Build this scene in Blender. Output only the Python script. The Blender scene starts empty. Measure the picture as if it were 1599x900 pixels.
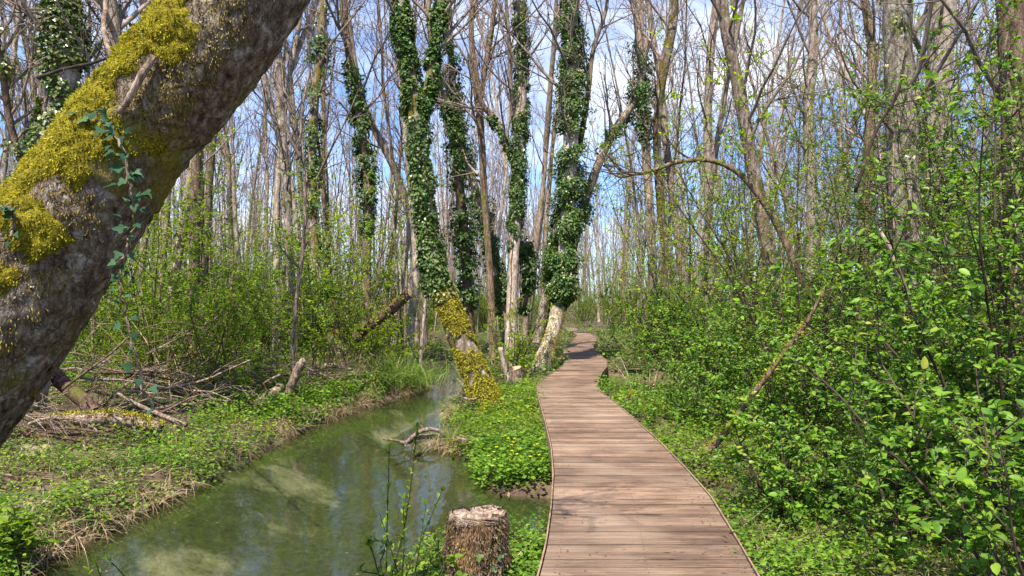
import bpy, math, random
import numpy as np
from mathutils import Vector, Matrix

# ------------------------------------------------------------------ camera, world, sun
SC = bpy.context.scene
COL = SC.collection
F = 1150.0; CX = 799.5; HY = 470.0; CZ = 1.9       # focal length in photo pixels, horizon row, eye height

cam_d = bpy.data.cameras.new('camera')
cam_d.sensor_width = 36.0
cam_d.lens = 36.0 * F / 1599.0
cam_d.shift_y = 20.0 / 1599.0
cam_d.clip_start = 0.05
cam_d.clip_end = 2000.0
cam = bpy.data.objects.new('camera', cam_d)
cam.location = (0, 0, CZ)
cam.rotation_euler = (math.radians(90), 0, 0)
COL.objects.link(cam)
SC.camera = cam

SUN_EL = 60.0
SUN_DIR = np.array([-0.27, -0.78])
SUN_DIR = SUN_DIR / np.linalg.norm(SUN_DIR)
sun_vec = Vector((SUN_DIR[0] * math.cos(math.radians(SUN_EL)), SUN_DIR[1] * math.cos(math.radians(SUN_EL)), math.sin(math.radians(SUN_EL))))
sd = bpy.data.lights.new('sun', 'SUN')
sd.energy = 5.0
sd.angle = math.radians(0.5)
sd.color = (1.0, 0.94, 0.83)
sun = bpy.data.objects.new('sun', sd)
sun.rotation_euler = sun_vec.to_track_quat('Z', 'Y').to_euler()
sun.location = (-10, -8, 20)
COL.objects.link(sun)

W = bpy.data.worlds.new('World')
SC.world = W
W.use_nodes = True
nt = W.node_tree
nt.nodes.clear()
wo = nt.nodes.new('ShaderNodeOutputWorld')
bg = nt.nodes.new('ShaderNodeBackground')
bg.inputs['Strength'].default_value = 0.115
sky = nt.nodes.new('ShaderNodeTexSky')
sky.sky_type = 'NISHITA'
sky.sun_disc = False
sky.sun_elevation = math.radians(SUN_EL)
sky.sun_rotation = math.atan2(SUN_DIR[0], SUN_DIR[1])
sky.altitude = 400
sky.air_density = 1.0
sky.dust_density = 0.6
sky.ozone_density = 2.0
tc = nt.nodes.new('ShaderNodeTexCoord')
mp = nt.nodes.new('ShaderNodeMapping')
mp.inputs['Scale'].default_value = (1.0, 1.0, 2.6)
mp.inputs['Location'].default_value = (0.30, 0.1, 0.55)
n1 = nt.nodes.new('ShaderNodeTexNoise')
n1.inputs['Scale'].default_value = 2.1
n1.inputs['Detail'].default_value = 7
n1.inputs['Roughness'].default_value = 0.58
n1.inputs['Distortion'].default_value = 0.3
cr = nt.nodes.new('ShaderNodeValToRGB')
cr.color_ramp.elements[0].position = 0.46
cr.color_ramp.elements[1].position = 0.66
mx = nt.nodes.new('ShaderNodeMix'); mx.data_type = 'RGBA'
tint = nt.nodes.new('ShaderNodeMix'); tint.data_type = 'RGBA'; tint.blend_type = 'MULTIPLY'
tint.inputs[0].default_value = 1.0
tint.inputs[7].default_value = (0.70, 0.90, 1.22, 1)
mx.inputs[7].default_value = (5.6, 5.8, 6.2, 1)
L = nt.links.new
L(tc.outputs['Generated'], mp.inputs['Vector']); L(mp.outputs[0], n1.inputs['Vector'])
L(n1.outputs['Fac'], cr.inputs['Fac']); L(cr.outputs['Color'], mx.inputs[0])
L(sky.outputs[0], tint.inputs[6]); L(tint.outputs[2], mx.inputs[6])
L(mx.outputs[2], bg.inputs['Color']); L(bg.outputs[0], wo.inputs[0])

SC.view_settings.view_transform = 'Standard'
SC.view_settings.look = 'None'
SC.view_settings.gamma = 1.0
SC.view_settings.use_curve_mapping = False
SC.view_settings.exposure = 1.03
SC.render.engine = 'CYCLES'
SC.cycles.max_bounces = 7
SC.cycles.diffuse_bounces = 3
SC.cycles.glossy_bounces = 2
SC.cycles.transmission_bounces = 3
SC.cycles.transparent_max_bounces = 8
SC.cycles.caustics_reflective = False
SC.cycles.caustics_refractive = False
SC.cycles.use_adaptive_sampling = True
SC.cycles.adaptive_threshold = 0.02
SC.cycles.use_denoising = True

rng = np.random.default_rng(7)
random.seed(7)
UP = np.array([0, 0, 1.0])

# ------------------------------------------------------------------ small maths
def P(px, py, Y):
    """point at distance Y seen at photo pixel (px, py)"""
    return np.array([(px - CX) * Y / F, Y, CZ - (py - HY) * Y / F])
def G(px, py, z=0.0):
    """point of the level z seen at photo pixel (px, py)"""
    Y = (CZ - z) * F / (py - HY)
    return np.array([(px - CX) * Y / F, Y, z])
def norm(v):
    v = np.asarray(v, float)
    return v / (np.linalg.norm(v, axis=-1, keepdims=True) + 1e-9)
def _h(ix, iy, iz, s):
    n = (ix * 374761393 + iy * 668265263 + iz * 2147483647 + s * 1274126177) & 0xffffffff
    n = ((n ^ (n >> 13)) * 1274126177) & 0xffffffff
    n = (n ^ (n >> 16)) & 0xffffff
    return n / float(0xffffff)
def vnoise(p, s=0):
    p = np.asarray(p, float)
    i = np.floor(p).astype(np.int64); f = p - i; f = f * f * (3 - 2 * f)
    x, y, z = i[..., 0], i[..., 1], i[..., 2]; u, v, w = f[..., 0], f[..., 1], f[..., 2]
    r = 0
    for a in (0, 1):
        for b in (0, 1):
            for c in (0, 1):
                r = r + _h(x + a, y + b, z + c, s) * (u if a else 1 - u) * (v if b else 1 - v) * (w if c else 1 - w)
    return r
def fbm(p, s=0, o=4):
    p = np.asarray(p, float); r = 0; a = 0.5; t = 0
    for k in range(o):
        r = r + a * vnoise(p * (2.03 ** k) + 17.3 * k, s + k); t += a; a *= 0.5
    return r / t
def n2(x, y, sc, s=0, o=3):
    x, y = np.broadcast_arrays(np.asarray(x, float), np.asarray(y, float))
    return fbm(np.stack([x * sc, y * sc, np.zeros_like(x) + 0.37], -1), s, o)
def sstep(a, b, x):
    t = np.clip((x - a) / (b - a), 0, 1)
    return t * t * (3 - 2 * t)
def smooth_path(pts, n):
    """Catmull-Rom through pts, n samples"""
    pts = np.asarray(pts, float)
    q = np.vstack([2 * pts[0] - pts[1], pts, 2 * pts[-1] - pts[-2]])
    t = np.linspace(0, len(pts) - 1 - 1e-6, n); i = t.astype(int); f = (t - i)[:, None]
    a, b, c, d = q[i], q[i + 1], q[i + 2], q[i + 3]
    return 0.5 * ((2 * b) + (-a + c) * f + (2 * a - 5 * b + 4 * c - d) * f ** 2 + (-a + 3 * b - 3 * c + d) * f ** 3)

# ------------------------------------------------------------------ mesh collecting
class MB:
    def __init__(s):
        s.v = []; s.q = []; s.t = []; s.n = 0
    def add(s, v, q=None, t=None):
        v = np.asarray(v, float).reshape(-1, 3)
        if q is not None and len(q): s.q.append(np.asarray(q, np.int64).reshape(-1, 4) + s.n)
        if t is not None and len(t): s.t.append(np.asarray(t, np.int64).reshape(-1, 3) + s.n)
        s.v.append(v); s.n += len(v)
    def mesh(s, name, mat, smooth=True):
        me = bpy.data.meshes.new(name)
        v = np.concatenate(s.v) if s.v else np.zeros((0, 3))
        q = np.concatenate(s.q) if s.q else np.zeros((0, 4), np.int64)
        t = np.concatenate(s.t) if s.t else np.zeros((0, 3), np.int64)
        me.vertices.add(len(v)); me.vertices.foreach_set('co', v.astype(np.float32).ravel())
        me.loops.add(q.size + t.size)
        me.loops.foreach_set('vertex_index', np.concatenate([q.ravel(), t.ravel()]).astype(np.int32))
        me.polygons.add(len(q) + len(t))
        st = np.concatenate([np.arange(len(q)) * 4, len(q) * 4 + np.arange(len(t)) * 3]).astype(np.int32)
        me.polygons.foreach_set('loop_start', st)
        me.polygons.foreach_set('use_smooth', np.full(len(st), smooth))
        me.update(calc_edges=True)
        if mat: me.materials.append(mat)
        return me
    def obj(s, name, mat, parent=None, smooth=True, loc=None):
        o = bpy.data.objects.new(name, s.mesh(name, mat, smooth))
        COL.objects.link(o)
        if parent is not None: o.parent = parent
        if loc is not None: o.location = loc
        return o

def tag(o, label=None, cat=None, group=None, kind=None):
    if label: o['label'] = label
    if cat: o['category'] = cat
    if group: o['group'] = group
    if kind: o['kind'] = kind
    return o
def empty(name, label, cat, loc=(0, 0, 0), group=None):
    o = bpy.data.objects.new(name, None); o.empty_display_size = 0.2
    COL.objects.link(o); o.location = [float(c) for c in loc]
    return tag(o, label, cat, group)
def copy_tree(o, parent=None):
    c = o.copy(); COL.objects.link(c)
    if parent is not None: c.parent = parent
    for ch in list(o.children): copy_tree(ch, c)
    return c

def tube(mb, pts, rad, sides=6, cap=False, rough=0.0, seed=0, twist=0.0):
    pts = np.asarray(pts, float); n = len(pts)
    rad = np.broadcast_to(np.asarray(rad, float), (n,))
    tan = norm(np.gradient(pts, axis=0))
    m = norm(pts[-1] - pts[0])
    ref = np.array([1.0, 0, 0]) if abs(m[0]) < 0.8 else np.array([0, 1.0, 0])
    u = norm(np.cross(tan, ref)); v = np.cross(tan, u)
    a = np.arange(sides) * 2 * math.pi / sides
    rr = rad[:, None] * np.ones(sides)
    if rough:
        pos = pts[:, None] + (u[:, None] * np.cos(a)[None, :, None] + v[:, None] * np.sin(a)[None, :, None]) * rad[:, None, None]
        rr = rr * (1 + rough * (fbm(pos * 1.1 / max(rad.mean(), .02) * 0.6, seed, 3) - 0.5) * 2)
    ring = pts[:, None] + (u[:, None] * np.cos(a)[None, :, None] + v[:, None] * np.sin(a)[None, :, None]) * rr[:, :, None]
    i = np.arange(n - 1)[:, None] * sides; j = np.arange(sides)[None, :]; j2 = (j + 1) % sides
    q = np.stack([i + j, i + sides + j, i + sides + j2, i + j2], -1).reshape(-1, 4)
    vv = ring.reshape(-1, 3)
    t = None
    if cap:
        vv = np.vstack([vv, pts[0], pts[-1]]); b = n * sides
        k = np.arange(sides); k2 = (k + 1) % sides
        t = np.vstack([np.stack([np.full(sides, b), k, k2], -1), np.stack([np.full(sides, b + 1), (n - 1) * sides + k2, (n - 1) * sides + k], -1)])
    mb.add(vv, q, t)

def leaves(mb, c, tip, nor, Ln, Wd, hi=False, fold=0.16):
    """many leaves at once: c base points, tip directions, plane normals"""
    c = np.asarray(c, float); n = len(c)
    if n == 0: return
    tip = norm(tip); nor = nor - tip * np.sum(nor * tip, -1, keepdims=True); nor = norm(nor)
    side = np.cross(tip, nor)
    Ln = np.broadcast_to(Ln, (n,))[:, None]; Wd = np.broadcast_to(Wd, (n,))[:, None]
    k = np.arange(n)[:, None]
    if not hi:
        v = np.stack([c, c + tip * Ln * .45 + side * Wd * .5 + nor * Wd * fold, c + tip * Ln, c + tip * Ln * .45 - side * Wd * .5 + nor * Wd * fold], 1)
        t = np.concatenate([k * 4 + np.array([[0, 1, 2]]), k * 4 + np.array([[0, 2, 3]])])
        mb.add(v.reshape(-1, 3), None, t)
    else:
        f = nor * Wd * fold
        v = np.stack([c, c + tip * Ln * .28 + side * Wd * .44 + f, c + tip * Ln * .66 + side * Wd * .36 + f * .8 - nor * Ln * .03,
                      c + tip * Ln - nor * Ln * .12, c + tip * Ln * .66 - side * Wd * .36 + f * .8 - nor * Ln * .03, c + tip * Ln * .28 - side * Wd * .44 + f, c + tip * Ln * .5], 1)
        q = np.concatenate([k * 7 + np.array([[0, 1, 2, 6]]), k * 7 + np.array([[0, 6, 4, 5]])])
        t = np.concatenate([k * 7 + np.array([[6, 2, 3]]), k * 7 + np.array([[6, 3, 4]])])
        mb.add(v.reshape(-1, 3), q, t)

# ------------------------------------------------------------------ materials
def new_mat(name):
    m = bpy.data.materials.new(name); m.use_nodes = True
    nt = m.node_tree; nt.nodes.clear()
    out = nt.nodes.new('ShaderNodeOutputMaterial')
    return m, nt, out
def ramp(nt, src, stops):
    r = nt.nodes.new('ShaderNodeValToRGB')
    els = r.color_ramp.elements
    while len(els) < len(stops): els.new(0.5)
    for e, (p, c) in zip(els, stops):
        e.position = p; e.color = (c[0], c[1], c[2], 1)
    nt.links.new(src, r.inputs['Fac'])
    return r.outputs['Color']
def noise(nt, vec, sc, det=4, rough=.55, dist=0.0, stretch=None):
    if stretch:
        mpn = nt.nodes.new('ShaderNodeMapping'); mpn.inputs['Scale'].default_value = stretch
        nt.links.new(vec, mpn.inputs['Vector']); vec = mpn.outputs[0]
    n = nt.nodes.new('ShaderNodeTexNoise')
    n.inputs['Scale'].default_value = sc; n.inputs['Detail'].default_value = det
    n.inputs['Roughness'].default_value = rough; n.inputs['Distortion'].default_value = dist
    nt.links.new(vec, n.inputs['Vector'])
    return n.outputs['Fac']
def mixc(nt, fac, a, b, mode='MIX'):
    m = nt.nodes.new('ShaderNodeMix'); m.data_type = 'RGBA'; m.blend_type = mode
    for s, v in ((m.inputs[0], fac), (m.inputs[6], a), (m.inputs[7], b)):
        if isinstance(v, (int, float)): s.default_value = v
        elif isinstance(v, tuple): s.default_value = (v[0], v[1], v[2], 1)
        else: nt.links.new(v, s)
    return m.outputs[2]
def math_(nt, op, a, b=None, c=None):
    m = nt.nodes.new('ShaderNodeMath'); m.operation = op
    for k, v in enumerate((a, b, c)):
        if v is None: continue
        if isinstance(v, (int, float)): m.inputs[k].default_value = v
        else: nt.links.new(v, m.inputs[k])
    return m.outputs[0]
def finish(nt, out, col, rough=.9, bump=None, bstr=.5, bdist=.02, spec=.25):
    b = nt.nodes.new('ShaderNodeBsdfPrincipled')
    if isinstance(col, tuple): b.inputs['Base Color'].default_value = (*col, 1)
    else: nt.links.new(col, b.inputs['Base Color'])
    if isinstance(rough, (int, float)): b.inputs['Roughness'].default_value = rough
    else: nt.links.new(rough, b.inputs['Roughness'])
    b.inputs['Specular IOR Level'].default_value = spec
    if bump is not None:
        bn = nt.nodes.new('ShaderNodeBump'); bn.inputs['Strength'].default_value = bstr; bn.inputs['Distance'].default_value = bdist
        nt.links.new(bump, bn.inputs['Height']); nt.links.new(bn.outputs[0], b.inputs['Normal'])
    nt.links.new(b.outputs[0], out.inputs[0])
    return b
def rnd(nt):
    g = nt.nodes.new('ShaderNodeNewGeometry'); oi = nt.nodes.new('ShaderNodeObjectInfo')
    a = math_(nt, 'ADD', g.outputs['Random Per Island'], oi.outputs['Random'])
    return math_(nt, 'FRACT', a)
def leaf_mat(name, stops, trans=.45, rough=.5, spec=.2, bs=1.6):
    m, nt, out = new_mat(name)
    r = rnd(nt)
    g = nt.nodes.new('ShaderNodeNewGeometry')
    big = noise(nt, g.outputs['Position'], bs, 3)
    f = math_(nt, 'MULTIPLY_ADD', big, .7, math_(nt, 'MULTIPLY_ADD', r, .65, -.17))
    col = ramp(nt, f, stops)
    b = nt.nodes.new('ShaderNodeBsdfPrincipled')
    nt.links.new(col, b.inputs['Base Color']); b.inputs['Roughness'].default_value = rough
    b.inputs['Specular IOR Level'].default_value = spec
    tr = nt.nodes.new('ShaderNodeBsdfTranslucent')
    tcol = mixc(nt, 1.0, col, (1.5, 1.55, .5), 'MULTIPLY')
    nt.links.new(tcol, tr.inputs['Color'])
    ms = nt.nodes.new('ShaderNodeMixShader'); ms.inputs[0].default_value = trans
    nt.links.new(b.outputs[0], ms.inputs[1]); nt.links.new(tr.outputs[0], ms.inputs[2]); nt.links.new(ms.outputs[0], out.inputs[0])
    return m
def bark_mat(name, dark, mid, light, lichen=None, sc=1.0, moss=0.0, mosscol=(.12, .13, .02), bstr=.7, crack=.45):
    m, nt, out = new_mat(name)
    t = nt.nodes.new('ShaderNodeTexCoord'); oi = nt.nodes.new('ShaderNodeObjectInfo')
    v = nt.nodes.new('ShaderNodeVectorMath'); v.operation = 'ADD'
    nt.links.new(t.outputs['Object'], v.inputs[0])
    cmb = nt.nodes.new('ShaderNodeCombineXYZ')
    for k in range(3): nt.links.new(math_(nt, 'MULTIPLY', oi.outputs['Random'], 37.0 + k * 11), cmb.inputs[k])
    nt.links.new(cmb.outputs[0], v.inputs[1]); vec = v.outputs[0]
    a = noise(nt, vec, 16 * sc, 6, .65, .4, (1, 1, .28))
    col = ramp(nt, a, [(.32, dark), (.5, mid), (.68, light)])
    if lichen:
        b = noise(nt, vec, 5.5 * sc, 6, .72, .2)
        f = math_(nt, 'MULTIPLY', ramp(nt, b, [(.55, (0, 0, 0)), (.66, (1, 1, 1))]), .8)
        col = mixc(nt, f, col, lichen)
    if moss:
        c = noise(nt, vec, 2.2, 5, .6)
        f = ramp(nt, c, [(.62 - moss * .25, (0, 0, 0)), (.72 - moss * .25, (1, 1, 1))])
        col = mixc(nt, f, col, mosscol)
    vo = nt.nodes.new('ShaderNodeTexVoronoi'); vo.feature = 'DISTANCE_TO_EDGE'; vo.inputs['Scale'].default_value = 15 * sc
    vm = nt.nodes.new('ShaderNodeMapping'); vm.inputs['Scale'].default_value = (1, 1, .3)
    wob = nt.nodes.new('ShaderNodeTexNoise'); wob.inputs['Scale'].default_value = 9 * sc; wob.inputs['Detail'].default_value = 3; nt.links.new(vec, wob.inputs['Vector'])
    va = nt.nodes.new('ShaderNodeVectorMath'); va.operation = 'MULTIPLY_ADD'; nt.links.new(wob.outputs['Color'], va.inputs[0]); va.inputs[1].default_value = (.12 / sc,) * 3; nt.links.new(vec, va.inputs[2])
    nt.links.new(va.outputs[0], vm.inputs['Vector']); nt.links.new(vm.outputs[0], vo.inputs['Vector'])
    crk = ramp(nt, vo.outputs['Distance'], [(.0, (.30, .27, .25)), (.11, (1, 1, 1))])
    col = mixc(nt, crack, col, mixc(nt, 1.0, col, crk, 'MULTIPLY'))
    tone = math_(nt, 'MULTIPLY_ADD', oi.outputs['Random'], .5, .75)
    hsv = nt.nodes.new('ShaderNodeHueSaturation'); nt.links.new(col, hsv.inputs['Color']); nt.links.new(tone, hsv.inputs['Value'])
    hb = math_(nt, 'ADD', noise(nt, vec, 22 * sc, 5, .7, .3, (1, 1, .22)), math_(nt, 'MULTIPLY', math_(nt, 'MINIMUM', vo.outputs['Distance'], .12), 4.0 * crack))
    finish(nt, out, hsv.outputs[0], .93, hb, bstr, .03, .15)
    return m

M = {}
M['bark'] = bark_mat('grey_brown_bark', (.09, .062, .045), (.27, .20, .15), (.46, .365, .295), None, 1, .25)
M['bark_pale'] = bark_mat('pale_grey_bark', (.13, .09, .065), (.37, .285, .225), (.57, .47, .385), (.55, .53, .48), 1, .15)
M['bark_brown'] = bark_mat('brown_bark', (.06, .037, .024), (.18, .12, .08), (.32, .225, .16), None, 1, .3)
M['bark_lichen'] = bark_mat('lichen_spotted_bark', (.05, .042, .03), (.19, .155, .115), (.36, .31, .24), (.48, .46, .38), 2.2, .1)
M['bark_mossy'] = bark_mat('mossy_bark', (.06, .04, .025), (.20, .15, .10), (.45, .38, .30), (.62, .56, .50), .9, .55, (.17, .13, .02))
M['bark_lean'] = bark_mat('rough_leaning_bark', (.045, .028, .018), (.20, .145, .10), (.43, .345, .265), (.62, .55, .48), 1.9, .35, (.24, .20, .03), 1.0, .35)
M['twig'] = bark_mat('fine_twig_bark', (.12, .085, .065), (.22, .165, .13), (.32, .25, .20), None, .4, 0, bstr=0.0)
M['twig_dark'] = bark_mat('dark_twig_bark', (.035, .022, .018), (.06, .042, .03), (.12, .085, .06), None, .4, 0, bstr=0.0)
M['stem_green'] = bark_mat('green_stem', (.03, .05, .015), (.05, .075, .02), (.1, .12, .05), None, .5, 0, bstr=0.0)
M['deadwood'] = bark_mat('weathered_deadwood', (.08, .05, .034), (.26, .185, .135), (.48, .37, .285), None, 1.5, .1)
M['deadwood_dark'] = bark_mat('rotten_deadwood', (.05, .022, .016), (.13, .075, .055), (.27, .19, .15), None, 1.5, .35)
M['leaf_fresh'] = leaf_mat('fresh_leaf', [(.1, (.10, .17, .010)), (.45, (.22, .32, .018)), (.8, (.38, .47, .03))], .5)
M['leaf_mid'] = leaf_mat('mid_leaf', [(.1, (.06, .115, .012)), (.5, (.14, .225, .02)), (.85, (.26, .35, .035))], .5)
M['leaf_broad'] = leaf_mat('broad_leaf', [(.05, (.04, .10, .012)), (.4, (.095, .20, .018)), (.75, (.19, .33, .028)), (.97, (.36, .30, .05))], .36, .42, .25)
M['leaf_olive'] = leaf_mat('bronze_young_leaf', [(.1, (.07, .11, .02)), (.5, (.11, .18, .03)), (.85, (.22, .20, .05))], .4)
M['ivy'] = leaf_mat('ivy_leaf', [(.1, (.022, .055, .010)), (.5, (.055, .115, .02)), (.9, (.13, .19, .04))], .2, .42, .25)
M['ivy_blue'] = leaf_mat('dusky_ivy_leaf', [(.1, (.015, .045, .02)), (.5, (.03, .08, .036)), (.9, (.07, .135, .06))], .1, .65, .12)
M['ivy_light'] = leaf_mat('yellowing_ivy_leaf', [(.1, (.05, .08, .02)), (.5, (.13, .17, .04)), (.9, (.30, .27, .08))], .2, .35, .5)
M['herb'] = leaf_mat('ground_herb_leaf', [(.1, (.04, .09, .010)), (.45, (.095, .19, .018)), (.85, (.21, .33, .03))], .35)
M['grass'] = leaf_mat('grass_blade', [(.1, (.05, .11, .015)), (.5, (.11, .20, .03)), (.9, (.28, .30, .08))], .35)
M['straw'] = leaf_mat('dry_straw', [(.1, (.16, .10, .055)), (.5, (.36, .26, .15)), (.9, (.58, .46, .30))], .2, .7, .2)
M['litter'] = leaf_mat('leaf_litter', [(.1, (.05, .03, .018)), (.5, (.13, .085, .05)), (.9, (.30, .21, .13))], .1, .8, .2)
M['moss'] = leaf_mat('yellow_moss', [(.1, (.06, .06, .008)), (.4, (.24, .215, .018)), (.85, (.56, .48, .05))], .25, .85, .1, 9.0)
M['moss_brown'] = leaf_mat('hanging_brown_moss', [(.1, (.06, .04, .012)), (.5, (.23, .165, .035)), (.9, (.46, .37, .10))], .2, .85, .1)
M['lichen'] = leaf_mat('pale_lichen', [(.1, (.16, .14, .11)), (.5, (.34, .31, .26)), (.9, (.58, .55, .50))], .05, .9, .1)
M['petal'] = leaf_mat('yellow_petal', [(.1, (.70, .50, .01)), (.9, (.80, .66, .05))], .3)

def deck_mat():
    m, nt, out = new_mat('weathered_decking')
    t = nt.nodes.new('ShaderNodeTexCoord'); g = nt.nodes.new('ShaderNodeNewGeometry'); oi = nt.nodes.new('ShaderNodeObjectInfo')
    pos = g.outputs['Position']
    grain = noise(nt, pos, 9, 7, .7, .3, (.35, 5, 1))
    col = ramp(nt, grain, [(.28, (.055, .032, .021)), (.45, (.175, .108, .070)), (.7, (.32, .212, .142))])
    blot = noise(nt, pos, 2.3, 5, .65, .5, (.8, 2.2, 1))
    col = mixc(nt, math_(nt, 'MULTIPLY', ramp(nt, blot, [(.44, (0, 0, 0)), (.60, (1, 1, 1))]), .75), col, (.095, .055, .036))
    knot = noise(nt, pos, 13, 2, .5, 0, (.7, 1.6, 1))
    col = mixc(nt, ramp(nt, knot, [(.69, (0, 0, 0)), (.73, (1, 1, 1))]), col, (.03, .018, .012))
    sp = noise(nt, pos, 46, 2, .5, 0, (.35, 1.6, 1))
    col = mixc(nt, ramp(nt, sp, [(.70, (0, 0, 0)), (.74, (.8, .8, .8))]), col, (.035, .022, .015))
    pl = noise(nt, pos, 1.1, 3, .5, .2)
    col = mixc(nt, ramp(nt, pl, [(.45, (0, 0, 0)), (.65, (.45, .45, .45))]), col, (.37, .262, .185))
    tone = math_(nt, 'MULTIPLY_ADD', oi.outputs['Random'], .55, .70)
    hsv = nt.nodes.new('ShaderNodeHueSaturation'); nt.links.new(col, hsv.inputs['Color']); nt.links.new(tone, hsv.inputs['Value'])
    sx = nt.nodes.new('ShaderNodeSeparateXYZ'); nt.links.new(pos, sx.inputs[0])
    rib = math_(nt, 'SINE', math_(nt, 'MULTIPLY', sx.outputs[1], 2 * math.pi / 0.0120 * .5))
    h = math_(nt, 'MULTIPLY_ADD', rib, .5, math_(nt, 'MULTIPLY', grain, 1.6))
    finish(nt, out, hsv.outputs[0], .72, h, .5, .006, .3)
    return m
M['deck'] = deck_mat()
def plain(name, a, b, sc=8, rough=.85, stretch=None):
    m, nt, out = new_mat(name)
    t = nt.nodes.new('ShaderNodeTexCoord')
    n = noise(nt, t.outputs['Object'], sc, 5, .65, .3, stretch)
    finish(nt, out, ramp(nt, n, [(.3, a), (.7, b)]), rough, n, .5, .01)
    return m
M['edge'] = plain('tan_edge_board', (.17, .11, .07), (.34, .23, .15), 6)
M['beam'] = plain('dark_support_timber', (.07, .045, .03), (.16, .11, .08), 6)
M['cutwood'] = plain('cut_wood_face', (.30, .17, .09), (.62, .42, .25), 14)
M['fungus_bark'] = plain('fibrous_root_bark', (.06, .028, .012), (.36, .19, .075), 22, .9, (1, 1, .35))

# ------------------------------------------------------------------ plan of the place: stream, pond, path edges
def table(rows, z=0.0):
    a = np.array([G(x, y, z) for x, y in rows]); a = a[np.argsort(a[:, 1])]
    return a[:, 1], a[:, 0]
LS_Y = np.array([-12, 0, 4.0, 5.2, 5.97, 6.98, 7.38, 9.1, 11.0, 12.85, 14.2, 15.9, 17.2, 18.6, 21, 24, 28, 34, 45, 70])
LS_X = np.array([-3.3, -2.7, -2.9, -3.40, -3.33, -3.27, -3.2, -3.16, -3.06, -2.68, -2.3, -1.75, -1.95, -2.15, -2.1, -1.9, -2.6, -4.5, -9, -20])
RS_Y = np.array([-12, 0, 3.6, 4.5, 5.0, 5.5, 5.7, 5.85, 7.0, 7.2, 7.5, 8.7, 9.3, 10.2, 12.1, 14.6, 18, 21, 24, 28, 34, 45, 70])
RS_X = np.array([-1.0, -.9, -.82, -.82, -.86, -.62, -.40, .75, .75, -.1, -.25, -.42, -.8, -.95, -1.12, -1.07, -1.0, -.85, -.75, -1.3, -3.0, -7.6, -18])
def stream_in(x, y):
    """>0 inside the stream (metres from the nearer bank)"""
    l = np.interp(y, LS_Y, LS_X) + .10 * (n2(x * 0 + 3, y, 2.3, 5) - .5) * 2
    r = np.interp(y, RS_Y, RS_X) + .08 * (n2(x * 0 + 9, y, 2.7, 6) - .5) * 2
    return np.minimum(x - l, r - x)
def pond_in(x, y):
    return 1.0 - np.sqrt(((x - 2.55) / 1.35) ** 2 + ((y - 15.6) / 2.0) ** 2) + .25 * (n2(x, y, 1.4, 8) - .5)
def height(x, y):
    x = np.asarray(x, float); y = np.asarray(y, float)
    d = stream_in(x, y)
    bed = -.42 * sstep(0, 1.3, d) - .05 * sstep(0, .05, d) + .06 * (n2(x, y, 1.5, 11) - .5)
    left = x < (np.interp(y, LS_Y, LS_X) + np.interp(y, RS_Y, RS_X)) * .5
    out = -d
    bl = .02 + .17 * sstep(0, .28, out) + .22 * sstep(.3, 3.5, out) + .10 * (n2(x, y, 1.1, 12) - .5) * sstep(0, 1, out)
    br = .01 + .09 * sstep(0, .35, out) + .12 * sstep(.3, 2.0, out) + .08 * (n2(x, y, 1.3, 13) - .5) * sstep(0, .5, out)
    land = np.where(left, bl, br)
    z = np.where(d > 0, bed, land)
    pd = pond_in(x, y)
    z = np.where((pd > 0) & (d < 0), np.minimum(z, .1 - .3 * sstep(0, .35, pd)), z)
    z = z + sstep(20, 60, np.hypot(x, y)) * .5 * (n2(x, y, .06, 14) - .35)
    z = np.where(under_deck(x, y, .1), np.minimum(z, .24), z)
    return z
PE_L = [(840, 900), (852.5, 850), (861, 790), (864, 740), (861, 700), (852, 660), (845, 635), (836.5, 607), (842, 597), (853, 589), (871, 577), (880, 569), (883, 561), (879.5, 549), (887, 539), (895, 532), (898, 527.5), (902, 524), (896, 520.5), (888, 517), (884, 513.5)]
PE_R = [(1185, 900), (1150, 840), (1110, 775), (1070, 730), (1025, 685), (984, 649), (962, 629), (938, 612), (933, 602), (934.5, 594), (940, 582), (948, 572), (947.5, 563), (937, 553.5), (928, 545), (926.5, 539), (932, 533), (930, 526), (922, 521.5), (906, 518), (900, 513.5)]
DECK_Z = .40
ly, lx = table(PE_L, DECK_Z); ry, rx = table(PE_R, DECK_Z)
ly = np.concatenate([[-6, 0, 2.2], ly, [47, 60]]); lx = np.concatenate([[-1.6, -.50, -.12], lx, [2.9, 2.5]])
ry = np.concatenate([[-6, 0, 2.2], ry, [47, 60]]); rx = np.concatenate([[-.45, .68, 1.12], rx, [4.1, 3.7]])
yy = np.linspace(-6, 60, 3301)
def _sm(v, k=15):
    w = np.hanning(k * 2 + 3)[1:-1]; w /= w.sum()
    return np.convolve(np.pad(v, k, mode='edge'), w, 'same')[k:-k]
EL = _sm(np.interp(yy, ly, lx)); ER = _sm(np.interp(yy, ry, rx))
def edge_l(y): return np.interp(y, yy, EL)
def edge_r(y): return np.interp(y, yy, ER)
def under_deck(x, y, m=0.0):
    return (x > edge_l(y) - m) & (x < edge_r(y) + m) & (y < 60)

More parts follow.
